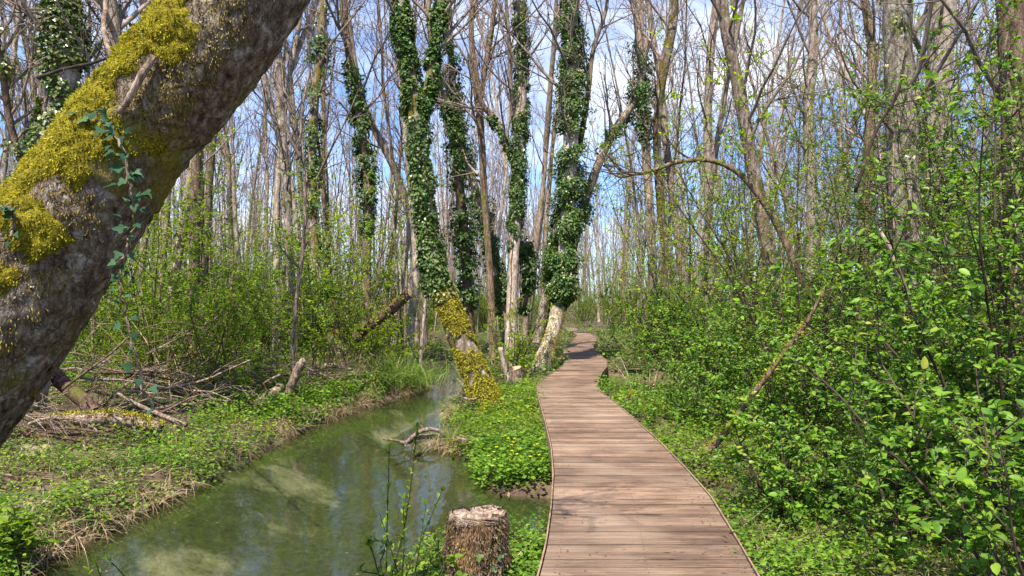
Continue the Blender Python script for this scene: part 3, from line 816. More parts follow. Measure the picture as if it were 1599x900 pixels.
feature_tree('ivy_clad_tree', 'slim forked tree with narrow ivy column between the two thicker ivy trees', [
    dict(rows=[(798, 548, 22), (799, 500, 19), (800, 450, 17), (804, 380, 16), (808, 300, 17), (812, 200, 17), (815, 100, 16), (812, 0, 15)], Y=(19, 20), bark='bark_pale', ext=6, crown=(10, 3, .6),
         ivy=[(.42, 1, 8500, .16, .058, 'ivy'), (.5, 1, 900, .18, .07, 'ivy_light')], vines=2, n=36),
    dict(rows=[(803, 262, 9), (785, 215, 9), (766, 180, 9), (752, 160, 8), (736, 110, 6)], Y=(19.6, 19.4), bark='bark_brown', crown=(9, 2.2, .2), ivy=[(0, .5, 500, .1, .07, 'ivy')]),
    dict(rows=[(803, 200, 7), (798, 150, 7), (796, 80, 6), (790, 0, 5)], Y=(19.7, 19.7), bark='bark', crown=(9, 2, .2)),
    dict(rows=[(812, 400, 7), (820, 380, 10), (826, 430, 8), (818, 490, 6)], Y=(20.2, 20.2), bark='bark_brown', ivy=[(0, 1, 2600, .3, .085, 'ivy')])], seed=13)
feature_tree('ivy_clad_tree', 'shaggy tree slanting left behind the mossy leaning tree, ivy hanging along it', [
    dict(rows=[(790, 530, 16), (782, 470, 14), (768, 400, 14), (752, 330, 13), (735, 270, 12), (712, 200, 11), (690, 150, 10), (676, 90, 9), (668, 0, 8)], Y=(21, 21), bark='bark', ext=4, crown=(10, 2.6, .5),
         ivy=[(.12, .85, 10000, .30, .066, 'ivy')], clump=.55)], seed=14)
feature_tree('ivy_clad_tree', 'dim ivy-hung trunk far behind the stream bend', [
    dict(rows=[(733, 520, 18), (728, 400, 16), (718, 300, 15), (710, 180, 12), (704, 80, 10), (700, 0, 9)], Y=(25, 25), bark='bark_brown', ext=4, crown=(12, 3, .4), ivy=[(.1, .85, 6500, .45, .10, 'ivy')], clump=.55)], seed=15)
feature_tree('ivy_clad_tree', 'tree with loose ivy tufts on the far bank above the grass tussock', [
    dict(rows=[(528, 560, 26), (520, 525, 24), (508, 480, 19), (496, 440, 17), (488, 350, 14), (487, 250, 14), (492, 150, 14), (500, 80, 13), (505, 0, 13)], Y=(16.5, 17.5), bark='bark_mossy', ext=5, crown=(12, 2.6, .4),
         ivy=[(.2, .92, 5200, .34, .07, 'ivy'), (.3, 1, 900, .3, .065, 'ivy_light')], clump=.72)], seed=16)
feature_tree('ivy_clad_tree', 'bent slender tree with dark ivy clumps at mid height across the stream', [
    dict(rows=[(572, 520, 15), (573, 400, 14), (575, 300, 14), (568, 230, 14), (556, 150, 13), (541, 60, 12), (535, 0, 12)], Y=(18, 18), bark='bark_brown', ext=5, crown=(12, 2.6, .4), ivy=[(.25, .78, 3600, .24, .075, 'ivy')], clump=.55)], seed=17)
feature_tree('ivy_clad_tree', 'thick tree with ivy patches rising behind the big mossy leaning trunk', [
    dict(rows=[(30, 640, 74), (45, 520, 66), (58, 420, 62), (72, 330, 58), (86, 230, 54), (98, 140, 46), (100, 60, 42), (98, 0, 40)], Y=(9, 9), bark='bark_pale', ext=5, crown=(12, 3, .5), vines=5, sides=18,
         ivy=[(.2, 1, 3800, .12, .055, 'ivy'), (.2, 1, 5200, .20, .05, 'ivy_light')], clump=.5),
    dict(rows=[(95, 330, 30), (150, 280, 30), (188, 215, 26), (196, 150, 23), (184, 80, 21), (172, 0, 19)], Y=(9.1, 9.3), bark='bark', ext=4, crown=(10, 2.6, .3), ivy=[(.0, 1, 900, .1, .055, 'ivy')], clump=.9),
    dict(rows=[(192, 200, 14), (214, 130, 12), (225, 60, 11), (222, -20, 10)], Y=(9.2, 9.6), bark='bark', crown=(10, 2.2, .2)),
    dict(rows=[(60, 330, 12), (20, 210, 11), (5, 120, 10), (-10, 40, 9)], Y=(9, 8.6), bark='bark_brown', crown=(12, 2, .1), ivy=[(.1, 1, 1100, .2, .05, 'ivy_light')], clump=.8)], seed=18)
feature_tree('ivy_clad_tree', 'dark trunk with climbing stems at the right end of the view', [
    dict(rows=[(1603, 760, 54), (1598, 600, 48), (1592, 400, 44), (1586, 200, 40), (1577, 0, 38)], Y=(8, 8), bark='bark_brown', ext=4, crown=(8, 2.5, .5), vines=6, sides=16,
         ivy=[(.35, 1, 1800, .1, .05, 'ivy')], clump=.9)], seed=19)
feature_tree('lichen_tree', 'straight grey lichen-spotted trunk standing in the broad-leaved bushes', [
    dict(rows=[(1428, 720, 58), (1420, 600, 50), (1416, 480, 47), (1413, 350, 46), (1408, 200, 44), (1402, 60, 42), (1400, -20, 40)], Y=(9, 9), bark='bark_lichen', ext=5, crown=(10, 2.5, .5), vines=4, sides=20,
         ivy=[(.45, 1, 700, .06, .045, 'ivy_light')], clump=.9, n=40)], seed=20)
feature_tree('bare_tree', 'broad pale brown trunk just behind the lichen-spotted one', [
    dict(rows=[(1470, 640, 42), (1466, 450, 42), (1463, 300, 41), (1465, 150, 39), (1474, 0, 36)], Y=(13, 13), bark='bark_pale', ext=5, crown=(10, 2.6, .5), vines=1, sides=16)], seed=21)
feature_tree('arching_tree', 'thin mossy tree arching left over the undergrowth, its tip curled', [
    dict(rows=[(1262, 470, 11), (1240, 408, 12), (1210, 345, 11), (1182, 302, 10), (1150, 268, 9), (1110, 251, 8), (1060, 253, 7), (1015, 268, 6), (985, 272, 5), (965, 262, 5), (950, 240, 3)], Y=(12.5, 13), bark='bark_brown', crown=(9, .9, .55), lv=2, twig='twig_dark', n=44),
    dict(rows=[(990, 272, 5), (970, 277, 4), (953, 268, 3), (944, 250, 3), (952, 238, 2)], Y=(13, 12.9), bark='bark_brown', crown=(4, .4, .2), lv=1, twig='twig_dark')], seed=22)
feature_tree('bare_tree', 'bent brown tree leaning over the root of the arching one', [
    dict(rows=[(1222, 500, 24), (1200, 400, 22), (1186, 320, 21), (1168, 220, 21), (1152, 130, 20), (1136, 60, 18), (1128, 0, 17)], Y=(15, 15), bark='bark', ext=5, crown=(14, 2.8, .35)),
    dict(rows=[(1140, 75, 10), (1125, 20, 10), (1112, -30, 8)], Y=(15, 15), bark='bark')], seed=23)
plain_trees = [
 ('upright grey tree with an ivy tuft near its fork, right of the ivy columns', [(1022, 480, 15), (1018, 400, 14), (1014, 320, 14), (1008, 220, 14), (1002, 120, 14), (998, 0, 13)], 23, 'bark', [(.62, .9, 1400, .5, .1, 'ivy')]),
 ('pale trunk leaning right behind the curled tip of the arching tree', [(1050, 490, 13), (1040, 400, 12), (1030, 300, 13), (1026, 200, 13), (1036, 110, 15), (1050, 40, 15), (1052, 0, 14)], 21, 'bark_mossy', []),
 ('straight grey trunk rising through the crook of the arching tree', [(1110, 480, 14), (1107, 350, 13), (1105, 200, 13), (1110, 80, 13), (1120, 0, 13)], 22, 'bark_pale', []),
 ('crooked grey trunk ahead of the gap between the two right-hand thick trunks', [(1345, 480, 16), (1352, 350, 15), (1358, 200, 15), (1362, 90, 14), (1350, 0, 12)], 16, 'bark_brown', []),
 ('smooth grey trunk midway between the bent brown tree and the lichen-spotted trunk', [(1262, 480, 18), (1268, 330, 17), (1262, 180, 17), (1270, 80, 15), (1268, 0, 14)], 17, 'bark_pale', []),
 ('slim grey trunk just left of the mossy leaning tree, ivy-free', [(640, 520, 13), (650, 420, 13), (642, 290, 13), (628, 130, 12), (616, 0, 11)], 21, 'bark_pale', []),
 ('bare two-pronged tree standing against the white cloud', [(770, 520, 12), (763, 400, 11), (756, 300, 11), (752, 220, 11), (745, 140, 12), (736, 60, 9), (738, 0, 8)], 20, 'bark_brown', []),
 ('thin tree slanting down right toward the slim ivy-free trunk', [(662, 520, 12), (655, 400, 12), (622, 280, 12), (600, 232, 11), (570, 170, 11), (553, 100, 11), (545, 40, 10), (538, 0, 10)], 24, 'bark', []),
 ('grey twin trunk seen just right of the mossy leaning trunk', [(458, 480, 16), (452, 400, 14), (448, 300, 14), (440, 200, 14), (432, 80, 13), (424, 0, 12)], 19, 'bark_pale', []),
 ('dark slender trunk nearest the underside of the mossy leaning trunk', [(300, 520, 17), (304, 400, 16), (306, 280, 15), (310, 180, 14), (322, 60, 12), (330, 0, 11)], 16, 'bark_brown', []),
]
for k, (lab, rows, Y, bk, iv) in enumerate(plain_trees):
    st = [dict(rows=rows, Y=(Y, Y), bark=bk, ext=6, crown=(14, 2.2, .3), ivy=iv)]
    if 'two-pronged' in lab: st.append(dict(rows=[(748, 165, 9), (757, 110, 9), (766, 60, 8), (775, -10, 7)], Y=(Y, Y), bark=bk, crown=(10, 2.4, .2)))
    feature_tree('bare_tree', lab, st, seed=40 + k)
feature_tree('sapling', 'pale leafless sapling standing on the far bank below the dark ivy tree', [dict(rows=[(657, 556, 6), (662, 500, 5), (667, 440, 5), (676, 380, 4), (674, 320, 3)], Y=(18, 18), bark='bark_pale', crown=(6, .8, .3), lv=2)], seed=61)
feature_tree('sapling', 'tall thin pale sapling in front of the tree with loose ivy tufts', [dict(rows=[(458, 560, 6), (462, 480, 6), (474, 380, 6), (476, 280, 5), (470, 190, 4), (484, 110, 3)], Y=(12.5, 12.5), bark='deadwood', crown=(9, .9, .3), lv=2, sides=7)], seed=62)

# ------------------------------------------------------------------ the big leaning mossy trunk
def leaning_tree():
    r = np.random.default_rng(77)
    rows = [(-345, 1030, 300), (-265, 905, 255), (-182, 765, 228), (-108, 645, 216), (-26, 545, 208), (48, 432, 200), (102, 362, 190), (152, 292, 180), (202, 222, 175), (257, 158, 175), (300, 108, 172), (368, 18, 166), (436, -90, 146), (455, -230, 120), (420, -400, 90), (360, -600, 60)]
    pts, rad = px_path(rows, 3.25, 3.1, 170)
    base = pts[0].copy(); base[2] = float(height(base[0], base[1]))
    root = empty('leaning_tree', 'big leaning trunk across the left corner, thick with yellow-green moss', 'tree', base)
    q = pts - base
    ns = 96; n = len(q)
    tan = norm(np.gradient(q, axis=0)); u = norm(np.cross(tan, np.array([0, -1.0, 0]))); v = np.cross(tan, u)   # v faces the camera
    a = np.arange(ns) * 2 * math.pi / ns
    o = u[:, None] * np.cos(a)[None, :, None] + v[:, None] * np.sin(a)[None, :, None]
    pos = q[:, None] + o * rad[:, None, None]
    pos = pos * 1.43; lump = fbm(pos * 2.2, 3, 4) - .5; fine = fbm(pos * np.array([14, 14, 14]), 5, 4) - .5; fine2 = fbm(pos * 34, 6, 3) - .5
    scar = np.exp(-(((q[:, 0:1] - q[122, 0]) / .12) ** 2)) * np.clip(o @ np.array([.1, -1, 0]), 0, 1) ** 3
    rr = rad[:, None] * (1 + .15 * lump) + .022 * fine + .016 * fine2
    ridge = np.abs(fbm(pos * np.array([5, 5, 5]), 23, 4) - .5) * 2
    rr = rr - .012 * np.exp(-(ridge / .07) ** 2)
    surf = q[:, None] + o * rr[:, :, None]
    def grid(mb, s_):
        i = np.arange(n - 1)[:, None] * ns; j = np.arange(ns)[None]; j2 = (j + 1) % ns
        mb.add(s_.reshape(-1, 3), np.stack([i + j, i + j2, i + ns + j2, i + ns + j], -1).reshape(-1, 4))
    mb = MB(); grid(mb, surf); mb.obj('trunk', M['bark_lean'], root)
    topness = o @ norm(np.array([-.62, -.22, .62]))
    msk = sstep(-.06, .38, (fbm(pos * np.array([3.6, 3.6, 3.6]), 8, 5) - .5) * 1.7 + topness * .60 + .17)
    shell = q[:, None] + o * (rr - .014 + msk * (.026 + .045 * np.clip(fbm(pos * 6, 9, 3) - .35, 0, 1)) + .014 * msk * fine2)[:, :, None]
    mb = MB(); grid(mb, shell); mb.obj('moss_cushion', M['moss_base'], root)
    # tufts
    def scatter(num, thr, lo, hi, mat, name, wmul, downw, mfun):
        I = r.integers(8, n - 14, num); J = r.integers(0, ns, num); J2 = (J + 1) % ns
        f, g = r.random(num)[:, None], r.random(num)[:, None]
        c = (shell[I, J] * (1 - f) + shell[I + 1, J] * f) * (1 - g) + (shell[I, J2] * (1 - f) + shell[I + 1, J2] * f) * g
        k = (mfun(I, J) > thr) & (o[I, J][:, 1] < .35)
        c = c[k] ; oo = o[I, J][k]
        l = r.uniform(lo, hi, len(c))
        mb = MB(); leaves(mb, c - oo * .004, norm(oo * .55 - UP * downw + r.normal(0, .45, c.shape)), oo + r.normal(0, .35, c.shape), l, l * wmul, fold=.1)
        tag(mb.obj(name, M[mat], root, smooth=False), kind='stuff')
    scatter(190000, .40, .005, .020, 'moss', 'moss', .32, .35, lambda I, J: msk[I, J] * (.75 + .8 * fbm(pos[I, J] * 9, 19, 3)) + r.normal(0, .22, len(I)))
    brown = sstep(.36, .50, fbm(pos * 2.6, 15, 4)) * (1 - sstep(.25, .8, topness)) * sstep(-.85, -.2, topness)
    shell2 = surf
    def m2(I, J): return brown[I, J] * (1 - .6 * msk[I, J]) + r.normal(0, .1, len(I))
    sh = shell.copy(); shell[:] = surf
    scatter(120000, .34, .006, .026, 'moss_brown', 'hanging_moss', .18, 1.0, m2)
    shell[:] = sh
    shell[:] = surf
    lic = sstep(.52, .6, fbm(pos * 4.5, 29, 4)) * (1 - sstep(.3, .7, msk)) * sstep(-.95, -.35, topness)
    scatter(30000, .5, .005, .018, 'lichen', 'lichen', .9, .1, lambda I, J: lic[I, J] + r.normal(0, .12, len(I)))
    shell[:] = sh
    limbs('branch', 'twig', root, r, q[60:], rad[60:] * .4, .88, 5, 2.2)
    return q + base, rad, surf + base, o
m_, nt_, out_ = new_mat('moss_base')
t_ = nt_.nodes.new('ShaderNodeTexCoord'); nn = noise(nt_, t_.outputs['Object'], 30, 5, .7)
finish(nt_, out_, ramp(nt_, nn, [(.3, (.07, .055, .008)), (.55, (.22, .18, .015)), (.75, (.42, .35, .03))]), .95, nn, 1.0, .03, .1)
M['moss_base'] = m_
LT_pts, LT_rad, LT_surf, LT_o = leaning_tree()

def leaf_shape(kind, L_, W_):
    mb = MB()
    if kind == 'ivy':
        o = np.array([(0, 0), (.42, .02), (.55, .30), (.26, .42), (.20, .70), (0, 1.0), (-.20, .70), (-.26, .42), (-.55, .30), (-.42, .02)])
        v = np.array([[x * W_, y * L_, abs(x) * W_ * .18 - .10 * L_ * y * y] for x, y in o]); v = np.vstack([v, [0, .42 * L_, .01 * L_]])
        k = np.arange(10); mb.add(v, None, np.stack([np.full(10, 10), k, (k + 1) % 10], -1))
    else:
        o = np.array([(0, 0), (.34, .16), (.50, .42), (.36, .74), (0, 1.0), (-.36, .74), (-.50, .42), (-.34, .16)])
        v = np.array([[x * W_, y * L_, abs(x) * W_ * .30 - .14 * L_ * y * y] for x, y in o]); v = np.vstack([v, [0, .3 * L_, -.01 * L_], [0, .65 * L_, -.06 * L_]])
        mb.add(v, [[0, 1, 2, 8], [0, 8, 6, 7], [8, 2, 3, 9], [8, 9, 5, 6]], [[9, 3, 4], [9, 4, 5]])
    return mb.mesh('leaf', None, True)
def leaf_matrix(c, tip, nr, s=1.0):
    t = norm(tip); n_ = nr - t * np.dot(nr, t); n_ = norm(n_); x = np.cross(t, n_)
    m = Matrix(((x[0] * s, t[0] * s, n_[0] * s, c[0]), (x[1] * s, t[1] * s, n_[1] * s, c[1]), (x[2] * s, t[2] * s, n_[2] * s, c[2]), (0, 0, 0, 1)))
    return m
LEAFM = {}
def leaf_obj(kind, mat, parent, c, tip, nr, s):
    key = (kind, mat)
    if key not in LEAFM:
        me = leaf_shape(kind, 1.0, {'ivy': .95, 'broad': .62, 'slim': .45}[kind]); me.materials.append(M[mat]); LEAFM[key] = me
    o = bpy.data.objects.new('leaf', LEAFM[key]); COL.objects.link(o); o.parent = parent
    o.matrix_basis = leaf_matrix(c, tip, nr, s)
    return o
def ivy_vine(label, rows, Ys, n, lL, spread, mat='ivy_blue', seed=3, group=None):
    r = np.random.default_rng(seed)
    p = smooth_path([P(x, y, Y) for (x, y), Y in zip(rows, Ys)], 40)
    root = empty('ivy_vine', label, 'ivy', p[0], group); q = p - p[0]
    mb = MB(); tube(mb, q + r.normal(0, .006, q.shape), .006, 5); mb.obj('stem', M['deadwood'], root)
    for k in range(n):
        c, tn = along(q, (k + r.random()) / n); s_ = norm(np.array([r.normal(), -abs(r.normal(0, .5)), r.normal(0, .5)]))
        leaf_obj('ivy', mat, root, c + s_ * r.uniform(.01, spread), norm(s_ * .8 - UP * .45 + r.normal(0, .25, 3)), norm(np.array([-.2, -.7, .7]) + r.normal(0, .35, 3)), lL * r.uniform(.6, 1.25))
    return root
ivy_vine('ivy trail climbing over the moss in the middle of the leaning trunk', [(100, 205), (140, 188), (172, 194), (188, 225), (198, 262), (206, 300), (210, 340), (200, 372)], [2.988, 2.939, 2.912, 2.898, 2.898, 2.898, 2.912, 2.953], 52, .045, .06, seed=5)
ivy_vine('ivy strand hanging free below the leaning trunk', [(200, 372), (190, 410), (188, 450), (200, 500), (212, 560), (240, 640)], [2.967, 3.008, 3.036, 3.071, 3.105, 3.174], 20, .042, .035, seed=6)
ivy_vine('small ivy sprig on the lower moss at the left end of the leaning trunk', [(-5, 330), (12, 322), (22, 340), (18, 372)], [2.898, 2.884, 2.87, 2.864], 9, .042, .035, seed=7)

def stick(name, label, rows, Ys, mat='deadwood', cat='branch', group=None, sides=8, forks=0, seed=1, cut=False, rough=.12, flen=.5, mossy=0):
    r = np.random.default_rng(seed)
    a = np.array(rows, float); p = np.array([P(x, y, Yk) for (x, y, w), Yk in zip(a, Ys)]); rd = a[:, 2] * np.array(Ys) / F * .5
    q = smooth_path(np.hstack([p, rd[:, None]]), 14 if len(a) > 2 else 8); pts = q[:, :3]; rad = np.maximum(q[:, 3], .003)
    b = pts[0].copy(); pts = pts - b; pts = pts + r.normal(0, .12, pts.shape) * rad[:, None]
    root = empty(name, label, cat, b, group) if (cut or forks or mossy) else None
    mb = MB(); tube(mb, pts, rad, sides, True, rough, seed)
    if root is None:
        o = mb.obj(name, M[mat], None, loc=b); tag(o, label, cat, group); return o
    mb.obj('wood', M[mat], root)
    if forks:
        limbs('twig', mat, root, r, pts, rad, .2, forks, flen, lvl=1, maxl=3, sides=(5, 4, 3, 3), up=.0, rmin=.0035, counts=(0, 3, 2, 2))
    if cut:
        t = norm(pts[-1] - pts[-2]); c = pts[-1] + t * .006; mb = MB(); tube(mb, [c - t * .03, c], rad[-1] * .93, 14, True); mb.obj('cut_end', M['cutwood'], root)
    if mossy:
        mb = MB(); k = r.integers(0, len(pts) - 1, mossy); f = r.random(mossy)[:, None]; c = pts[k] * (1 - f) + pts[k + 1] * f
        o = norm(r.normal(0, .7, c.shape) + UP * .9); c = c + o * rad[k][:, None]
        e = fbm((c) * 5, 3, 2) > .42; c = c[e]; o = o[e]
        leaves(mb, c, norm(o + r.normal(0, .6, c.shape)), o + r.normal(0, .4, c.shape), .045, .018); mb.obj('moss', M['moss'], root, smooth=False)
    return root
stick('fallen_stick', 'pale bark-stripped stick lying on the moss of the leaning trunk', [(186, 178, 9), (205, 148, 11), (222, 118, 12), (240, 88, 9)], [2.912, 2.898, 2.891, 2.898], seed=2)
stick('hanging_vine', 'pale bare vine coming down from above onto the leaning trunk', [(172, -20, 7), (163, 20, 8), (163, 55, 8), (172, 85, 7), (184, 105, 6)], [3.312, 3.243, 3.174, 3.105, 3.05], seed=3, cat='vine')
stick('dead_branch', 'dark thin forked branch reaching from the ivy tree to the leaning trunk', [(60, 122, 6), (100, 108, 5), (140, 100, 5), (170, 90, 4), (200, 84, 3)], [7, 6.6, 6.2, 5.8, 5.4], 'twig_dark', forks=5, seed=4)

# ------------------------------------------------------------------ dead wood on the left bank and elsewhere
stick('fallen_log', 'reddish rotten log sloping down right behind the leaning trunk', [(72, 575, 20), (100, 600, 24), (135, 632, 22), (155, 648, 14)], [9.6, 9.3, 9, 8.9], 'deadwood_dark', 'log', forks=3, seed=70)
stick('fallen_log', 'moss-topped grey log lying flat on the left bank', [(60, 660, 16), (120, 655, 20), (190, 655, 22), (250, 668, 16)], [8.6, 8.6, 8.6, 8.5], 'deadwood', 'log', seed=71, mossy=1500)
stick('fallen_log', 'sawn log lying on the left bank with its pale cut end showing', [(-15, 708, 18), (25, 705, 20), (70, 706, 23)], [8.1, 8.0, 7.8], 'deadwood', 'log', seed=72, cut=True)
stick('fallen_log', 'short weathered grey log in the herbs near the lower left', [(8, 806, 20), (45, 797, 24), (80, 790, 23)], [6.0, 6.1, 6.15], 'deadwood', 'log', seed=73, cut=True)
stick('broken_trunk', 'broken pale stub leaning right on the far bank herbs', [(445, 628, 13), (455, 602, 14), (466, 575, 14), (474, 562, 9)], [11.8, 11.8, 11.8, 11.8], 'deadwood', 'stub', seed=74)
stick('broken_trunk', 'low splintered stub just left of the broken pale stub', [(398, 636, 15), (418, 620, 17), (440, 603, 14)], [11.2, 11.4, 11.6], 'deadwood', 'stub', forks=3, seed=75)
stick('fallen_log', 'dark mossy log propped up at a slant among the far-bank shrubs', [(552, 530, 16), (580, 508, 17), (612, 482, 16), (640, 458, 15)], [16.5, 16.5, 16.4, 16.2], 'deadwood_dark', 'log', seed=76, mossy=500, cut=True)
stick('fallen_log', 'long pale log leaning through the shrubs behind the leaning trunk', [(205, 468, 6), (250, 495, 6), (300, 522, 6), (350, 545, 6), (390, 560, 5)], [15.5, 15.5, 15.4, 15.3, 15.2], 'deadwood', 'log', seed=77)
stick('fallen_log', 'grey log lying level behind the grass tussock', [(480, 578, 6), (505, 572, 7), (530, 573, 7), (550, 578, 5)], [14.2, 14.2, 14.2, 14.2], 'deadwood', 'log', forks=5, seed=78)
stick('fallen_branch', 'thick forked grey branch lying on top of the brushwood', [(180, 612, 4), (215, 632, 6), (250, 648, 7), (290, 664, 8)], [8.9, 8.8, 8.7, 8.5], 'deadwood', forks=6, seed=79)
rb = np.random.default_rng(9)
for k in range(150):
    Y = rb.uniform(7.6, 12.5) if k < 118 else rb.uniform(11.5, 15.5); X = np.interp(Y, LS_Y, LS_X) - (rb.uniform(1.0, 3.6) if k < 118 else rb.uniform(.5, 2.4))
    z = float(height(X, Y)) + .03 + .6 * rb.random() ** 1.4; l = rb.uniform(.4, 1.9); an = rb.normal(.15, .75)
    d = norm(np.array([math.cos(an), math.sin(an) * .8, rb.normal(-.05, .22)]))
    p = grow(rb, (0, 0, 0), d, l, 7, .13, -.02); r0 = rb.uniform(.006, .026)
    mt = 'deadwood' if rb.random() < .5 else 'deadwood_dark'
    root = empty('fallen_branch', 'dry brown or grey branch lying loose in the brushwood on the left bank', 'branch', (X - d[0] * l * .5, Y, z), 'fallen branches heaped as brushwood on the left bank')
    mb = MB(); ra = np.linspace(r0, r0 * .35, 8); tube(mb, p, ra, 6, True, .1, k); mb.obj('wood', M[mt], root)
    limbs('twig', mt, root, rb, p, ra, .15, 5, l * .45, lvl=1, maxl=3, sides=(5, 4, 3, 3), up=.0, rmin=.0035, counts=(0, 3, 2, 2))
stick('dead_branch', 'bare dead branch lying half in the stream with its prongs raised', [(686, 684, 8), (665, 682, 8), (648, 684, 9), (632, 692, 7), (618, 688, 4), (598, 686, 3)], [9.7, 9.7, 9.6, 9.5, 9.5, 9.5], 'deadwood', seed=80, forks=3, flen=.35)
stick('dead_branch', 'curved pale branch arching over the one in the stream', [(634, 692, 6), (645, 682, 7), (662, 672, 7), (684, 672, 6), (696, 684, 6)], [9.45, 9.5, 9.6, 9.65, 9.7], 'deadwood', seed=81)
stick('stake', 'white lichen-crusted broken stem standing beside the pale stump', [(796, 604, 10), (791, 584, 9), (785, 560, 9), (781, 543, 8)], [14.5, 14.5, 14.5, 14.5], 'bark_pale', 'broken stem', seed=82)
stick('dead_branch', 'long reddish dead branch leaning up right out of the ground herbs', [(1082, 718, 12), (1115, 695, 11), (1140, 668, 11), (1165, 630, 10), (1200, 585, 8), (1232, 540, 7), (1262, 500, 6), (1288, 450, 5)], [7.7, 7.7, 7.65, 7.6, 7.6, 7.5, 7.5, 7.4], 'deadwood_dark', seed=83, mossy=350, forks=4, flen=.4)
stick('fallen_log', 'dark log lying under the broad leaves near the lower right corner', [(1318, 838, 15), (1360, 850, 19), (1405, 862, 19), (1450, 890, 17)], [5.2, 5.1, 5.0, 4.8], 'bark_lichen', 'log', seed=84)
stick('fallen_log', 'flat mossy log beside the foot of the reddish dead branch', [(1085, 738, 12), (1120, 745, 15), (1160, 750, 15), (1200, 765, 12)], [7.4, 7.3, 7.2, 7.0], 'deadwood', 'log', seed=85, mossy=800)
stick('dead_branch', 'smooth grey bare branch rising in front of the lichen-spotted trunk', [(1422, 492, 9), (1415, 460, 9), (1405, 430, 9), (1392, 395, 8), (1375, 362, 6)], [5.9, 5.9, 5.9, 5.9, 5.9], 'deadwood', seed=86)
stick('dead_branch', 'thin dark branch slanting up left across the lichen-spotted trunk', [(1335, 300, 5), (1352, 250, 6), (1370, 200, 5), (1400, 150, 5), (1415, 80, 4)], [7.5, 7.5, 7.5, 7.5, 7.5], 'twig_dark', seed=87, forks=5)

# ------------------------------------------------------------------ stumps
def stump(label, base, top_r, bot_r, h, mat, seed, ivy=0, fibre=0, jag=.1, leanx=0, lumps=.3):
    r = np.random.default_rng(seed); root = empty('tree_stump', label, 'stump', base)
    n = 16; t = np.linspace(0, 1, n); pts = np.stack([leanx * t * h, 0 * t, -.25 + (h + .25) * t], -1)
    rad = bot_r + (top_r - bot_r) * t ** .6; ns = 40; a = np.arange(ns) * 2 * math.pi / ns
    o = np.stack([np.cos(a), np.sin(a), 0 * a], -1)
    pos = pts[:, None] + o[None] * rad[:, None, None]; s_ = top_r * 2
    rr = rad[:, None] * (1 + lumps * (fbm(pos / s_ * 3.2, seed, 4) - .5) * 2 + .12 * (fbm(pos / s_ * np.array([14, 14, 4]), seed + 2, 3) - .5))
    v = pts[:, None] + o[None] * rr[:, :, None]; v[-1, :, 2] += jag * top_r * (fbm(pos[-1] / s_ * 4, seed + 5, 2) - .5) * 2
    mb = MB(); i = np.arange(n - 1)[:, None] * ns; j = np.arange(ns)[None]; j2 = (j + 1) % ns
    mb.add(v.reshape(-1, 3), np.stack([i + j, i + j2, i + ns + j2, i + ns + j], -1).reshape(-1, 4)); mb.obj('bark', M[mat], root)
    mb = MB(); rim = v[-1]; cen = rim.mean(0) - [0, 0, .012]; k = np.arange(ns)
    mid = (rim + cen) / 2 + r.normal(0, .006, rim.shape)
    mb.add(np.vstack([rim, mid, cen]), np.stack([k, (k + 1) % ns, ns + (k + 1) % ns, ns + k], -1), np.stack([np.full(ns, 2 * ns), ns + k, ns + (k + 1) % ns], -1)); mb.obj('cut_top', M['deadwood'] if fibre else M['cutwood'], root)
    if fibre:
        mb = MB()
        for k in range(fibre):
            a0 = r.uniform(0, 6.28); w = []; top = r.random() < .45; zz = h * (1 + .02 * r.random()) if top else h * r.uniform(.3, 1)
            for m in range(8):
                if top: a0 += r.uniform(.05, .28); zz -= r.uniform(-.004, .012); q_ = 1.06 + r.random() * .08
                else: a0 += r.normal(0, .12); zz -= h * .07 * r.random() * 1.6; q_ = 1.05 + r.random() * .15
                R_ = np.interp(zz / h, t, rad) * q_; w.append([math.cos(a0) * R_ + leanx * zz, math.sin(a0) * R_, zz])
            tube(mb, w, r.uniform(.0025, .008), 5)
        mb.obj('roots', M['deadwood'], root)
        mb = MB(); n_ = fibre * 60; a0 = r.uniform(0, 6.28, n_); z0 = h * r.random(n_) ** .8; R_ = np.interp(z0 / h, t, rad) * (1 + lumps * .4 * r.random(n_))
        c = np.stack([np.cos(a0) * R_ + leanx * z0, np.sin(a0) * R_, z0], -1); oo = np.stack([np.cos(a0), np.sin(a0), 0 * a0], -1)
        leaves(mb, c, norm(oo * .5 - UP + r.normal(0, .4, c.shape)), oo + r.normal(0, .4, c.shape), r.uniform(.012, .035, n_), .006); mb.obj('fibre', M['litter'], root, smooth=False)
        mb = MB(); n_ = fibre * 12; a0 = r.uniform(0, 6.28, n_); z0 = h * r.uniform(.25, .95, n_); R_ = np.interp(z0 / h, t, rad) * 1.08
        c = np.stack([np.cos(a0) * R_ + leanx * z0, np.sin(a0) * R_, z0], -1); k_ = fbm(c * 6, 4, 2) > .46; c = c[k_]
        leaves(mb, c, norm(r.normal(0, 1, c.shape)), norm(r.normal(0, 1, c.shape)), .022, .011); mb.obj('moss', M['moss'], root, smooth=False)
    for k in range(ivy):
        a0 = r.uniform(3.4, 6.0); z0 = h * r.uniform(.2, .8); R_ = np.interp(z0 / h, t, rad) * 1.2
        leaf_obj('ivy', 'ivy', root, np.array([math.cos(a0) * R_ + leanx * z0, math.sin(a0) * R_, z0]), norm(np.array([r.normal(), -.4, -.6])), norm(np.array([0, -.8, .6]) + r.normal(0, .3, 3)), .05)
    return root
gb = lambda X, Y: (X, Y, float(height(X, Y)))
stump('shaggy brown stump wrapped in dead roots by the boardwalk and the water', (-.235, 4.45, .05), .15, .20, .57, 'fungus_bark', 31, 9, 110, .6, .05, .62)
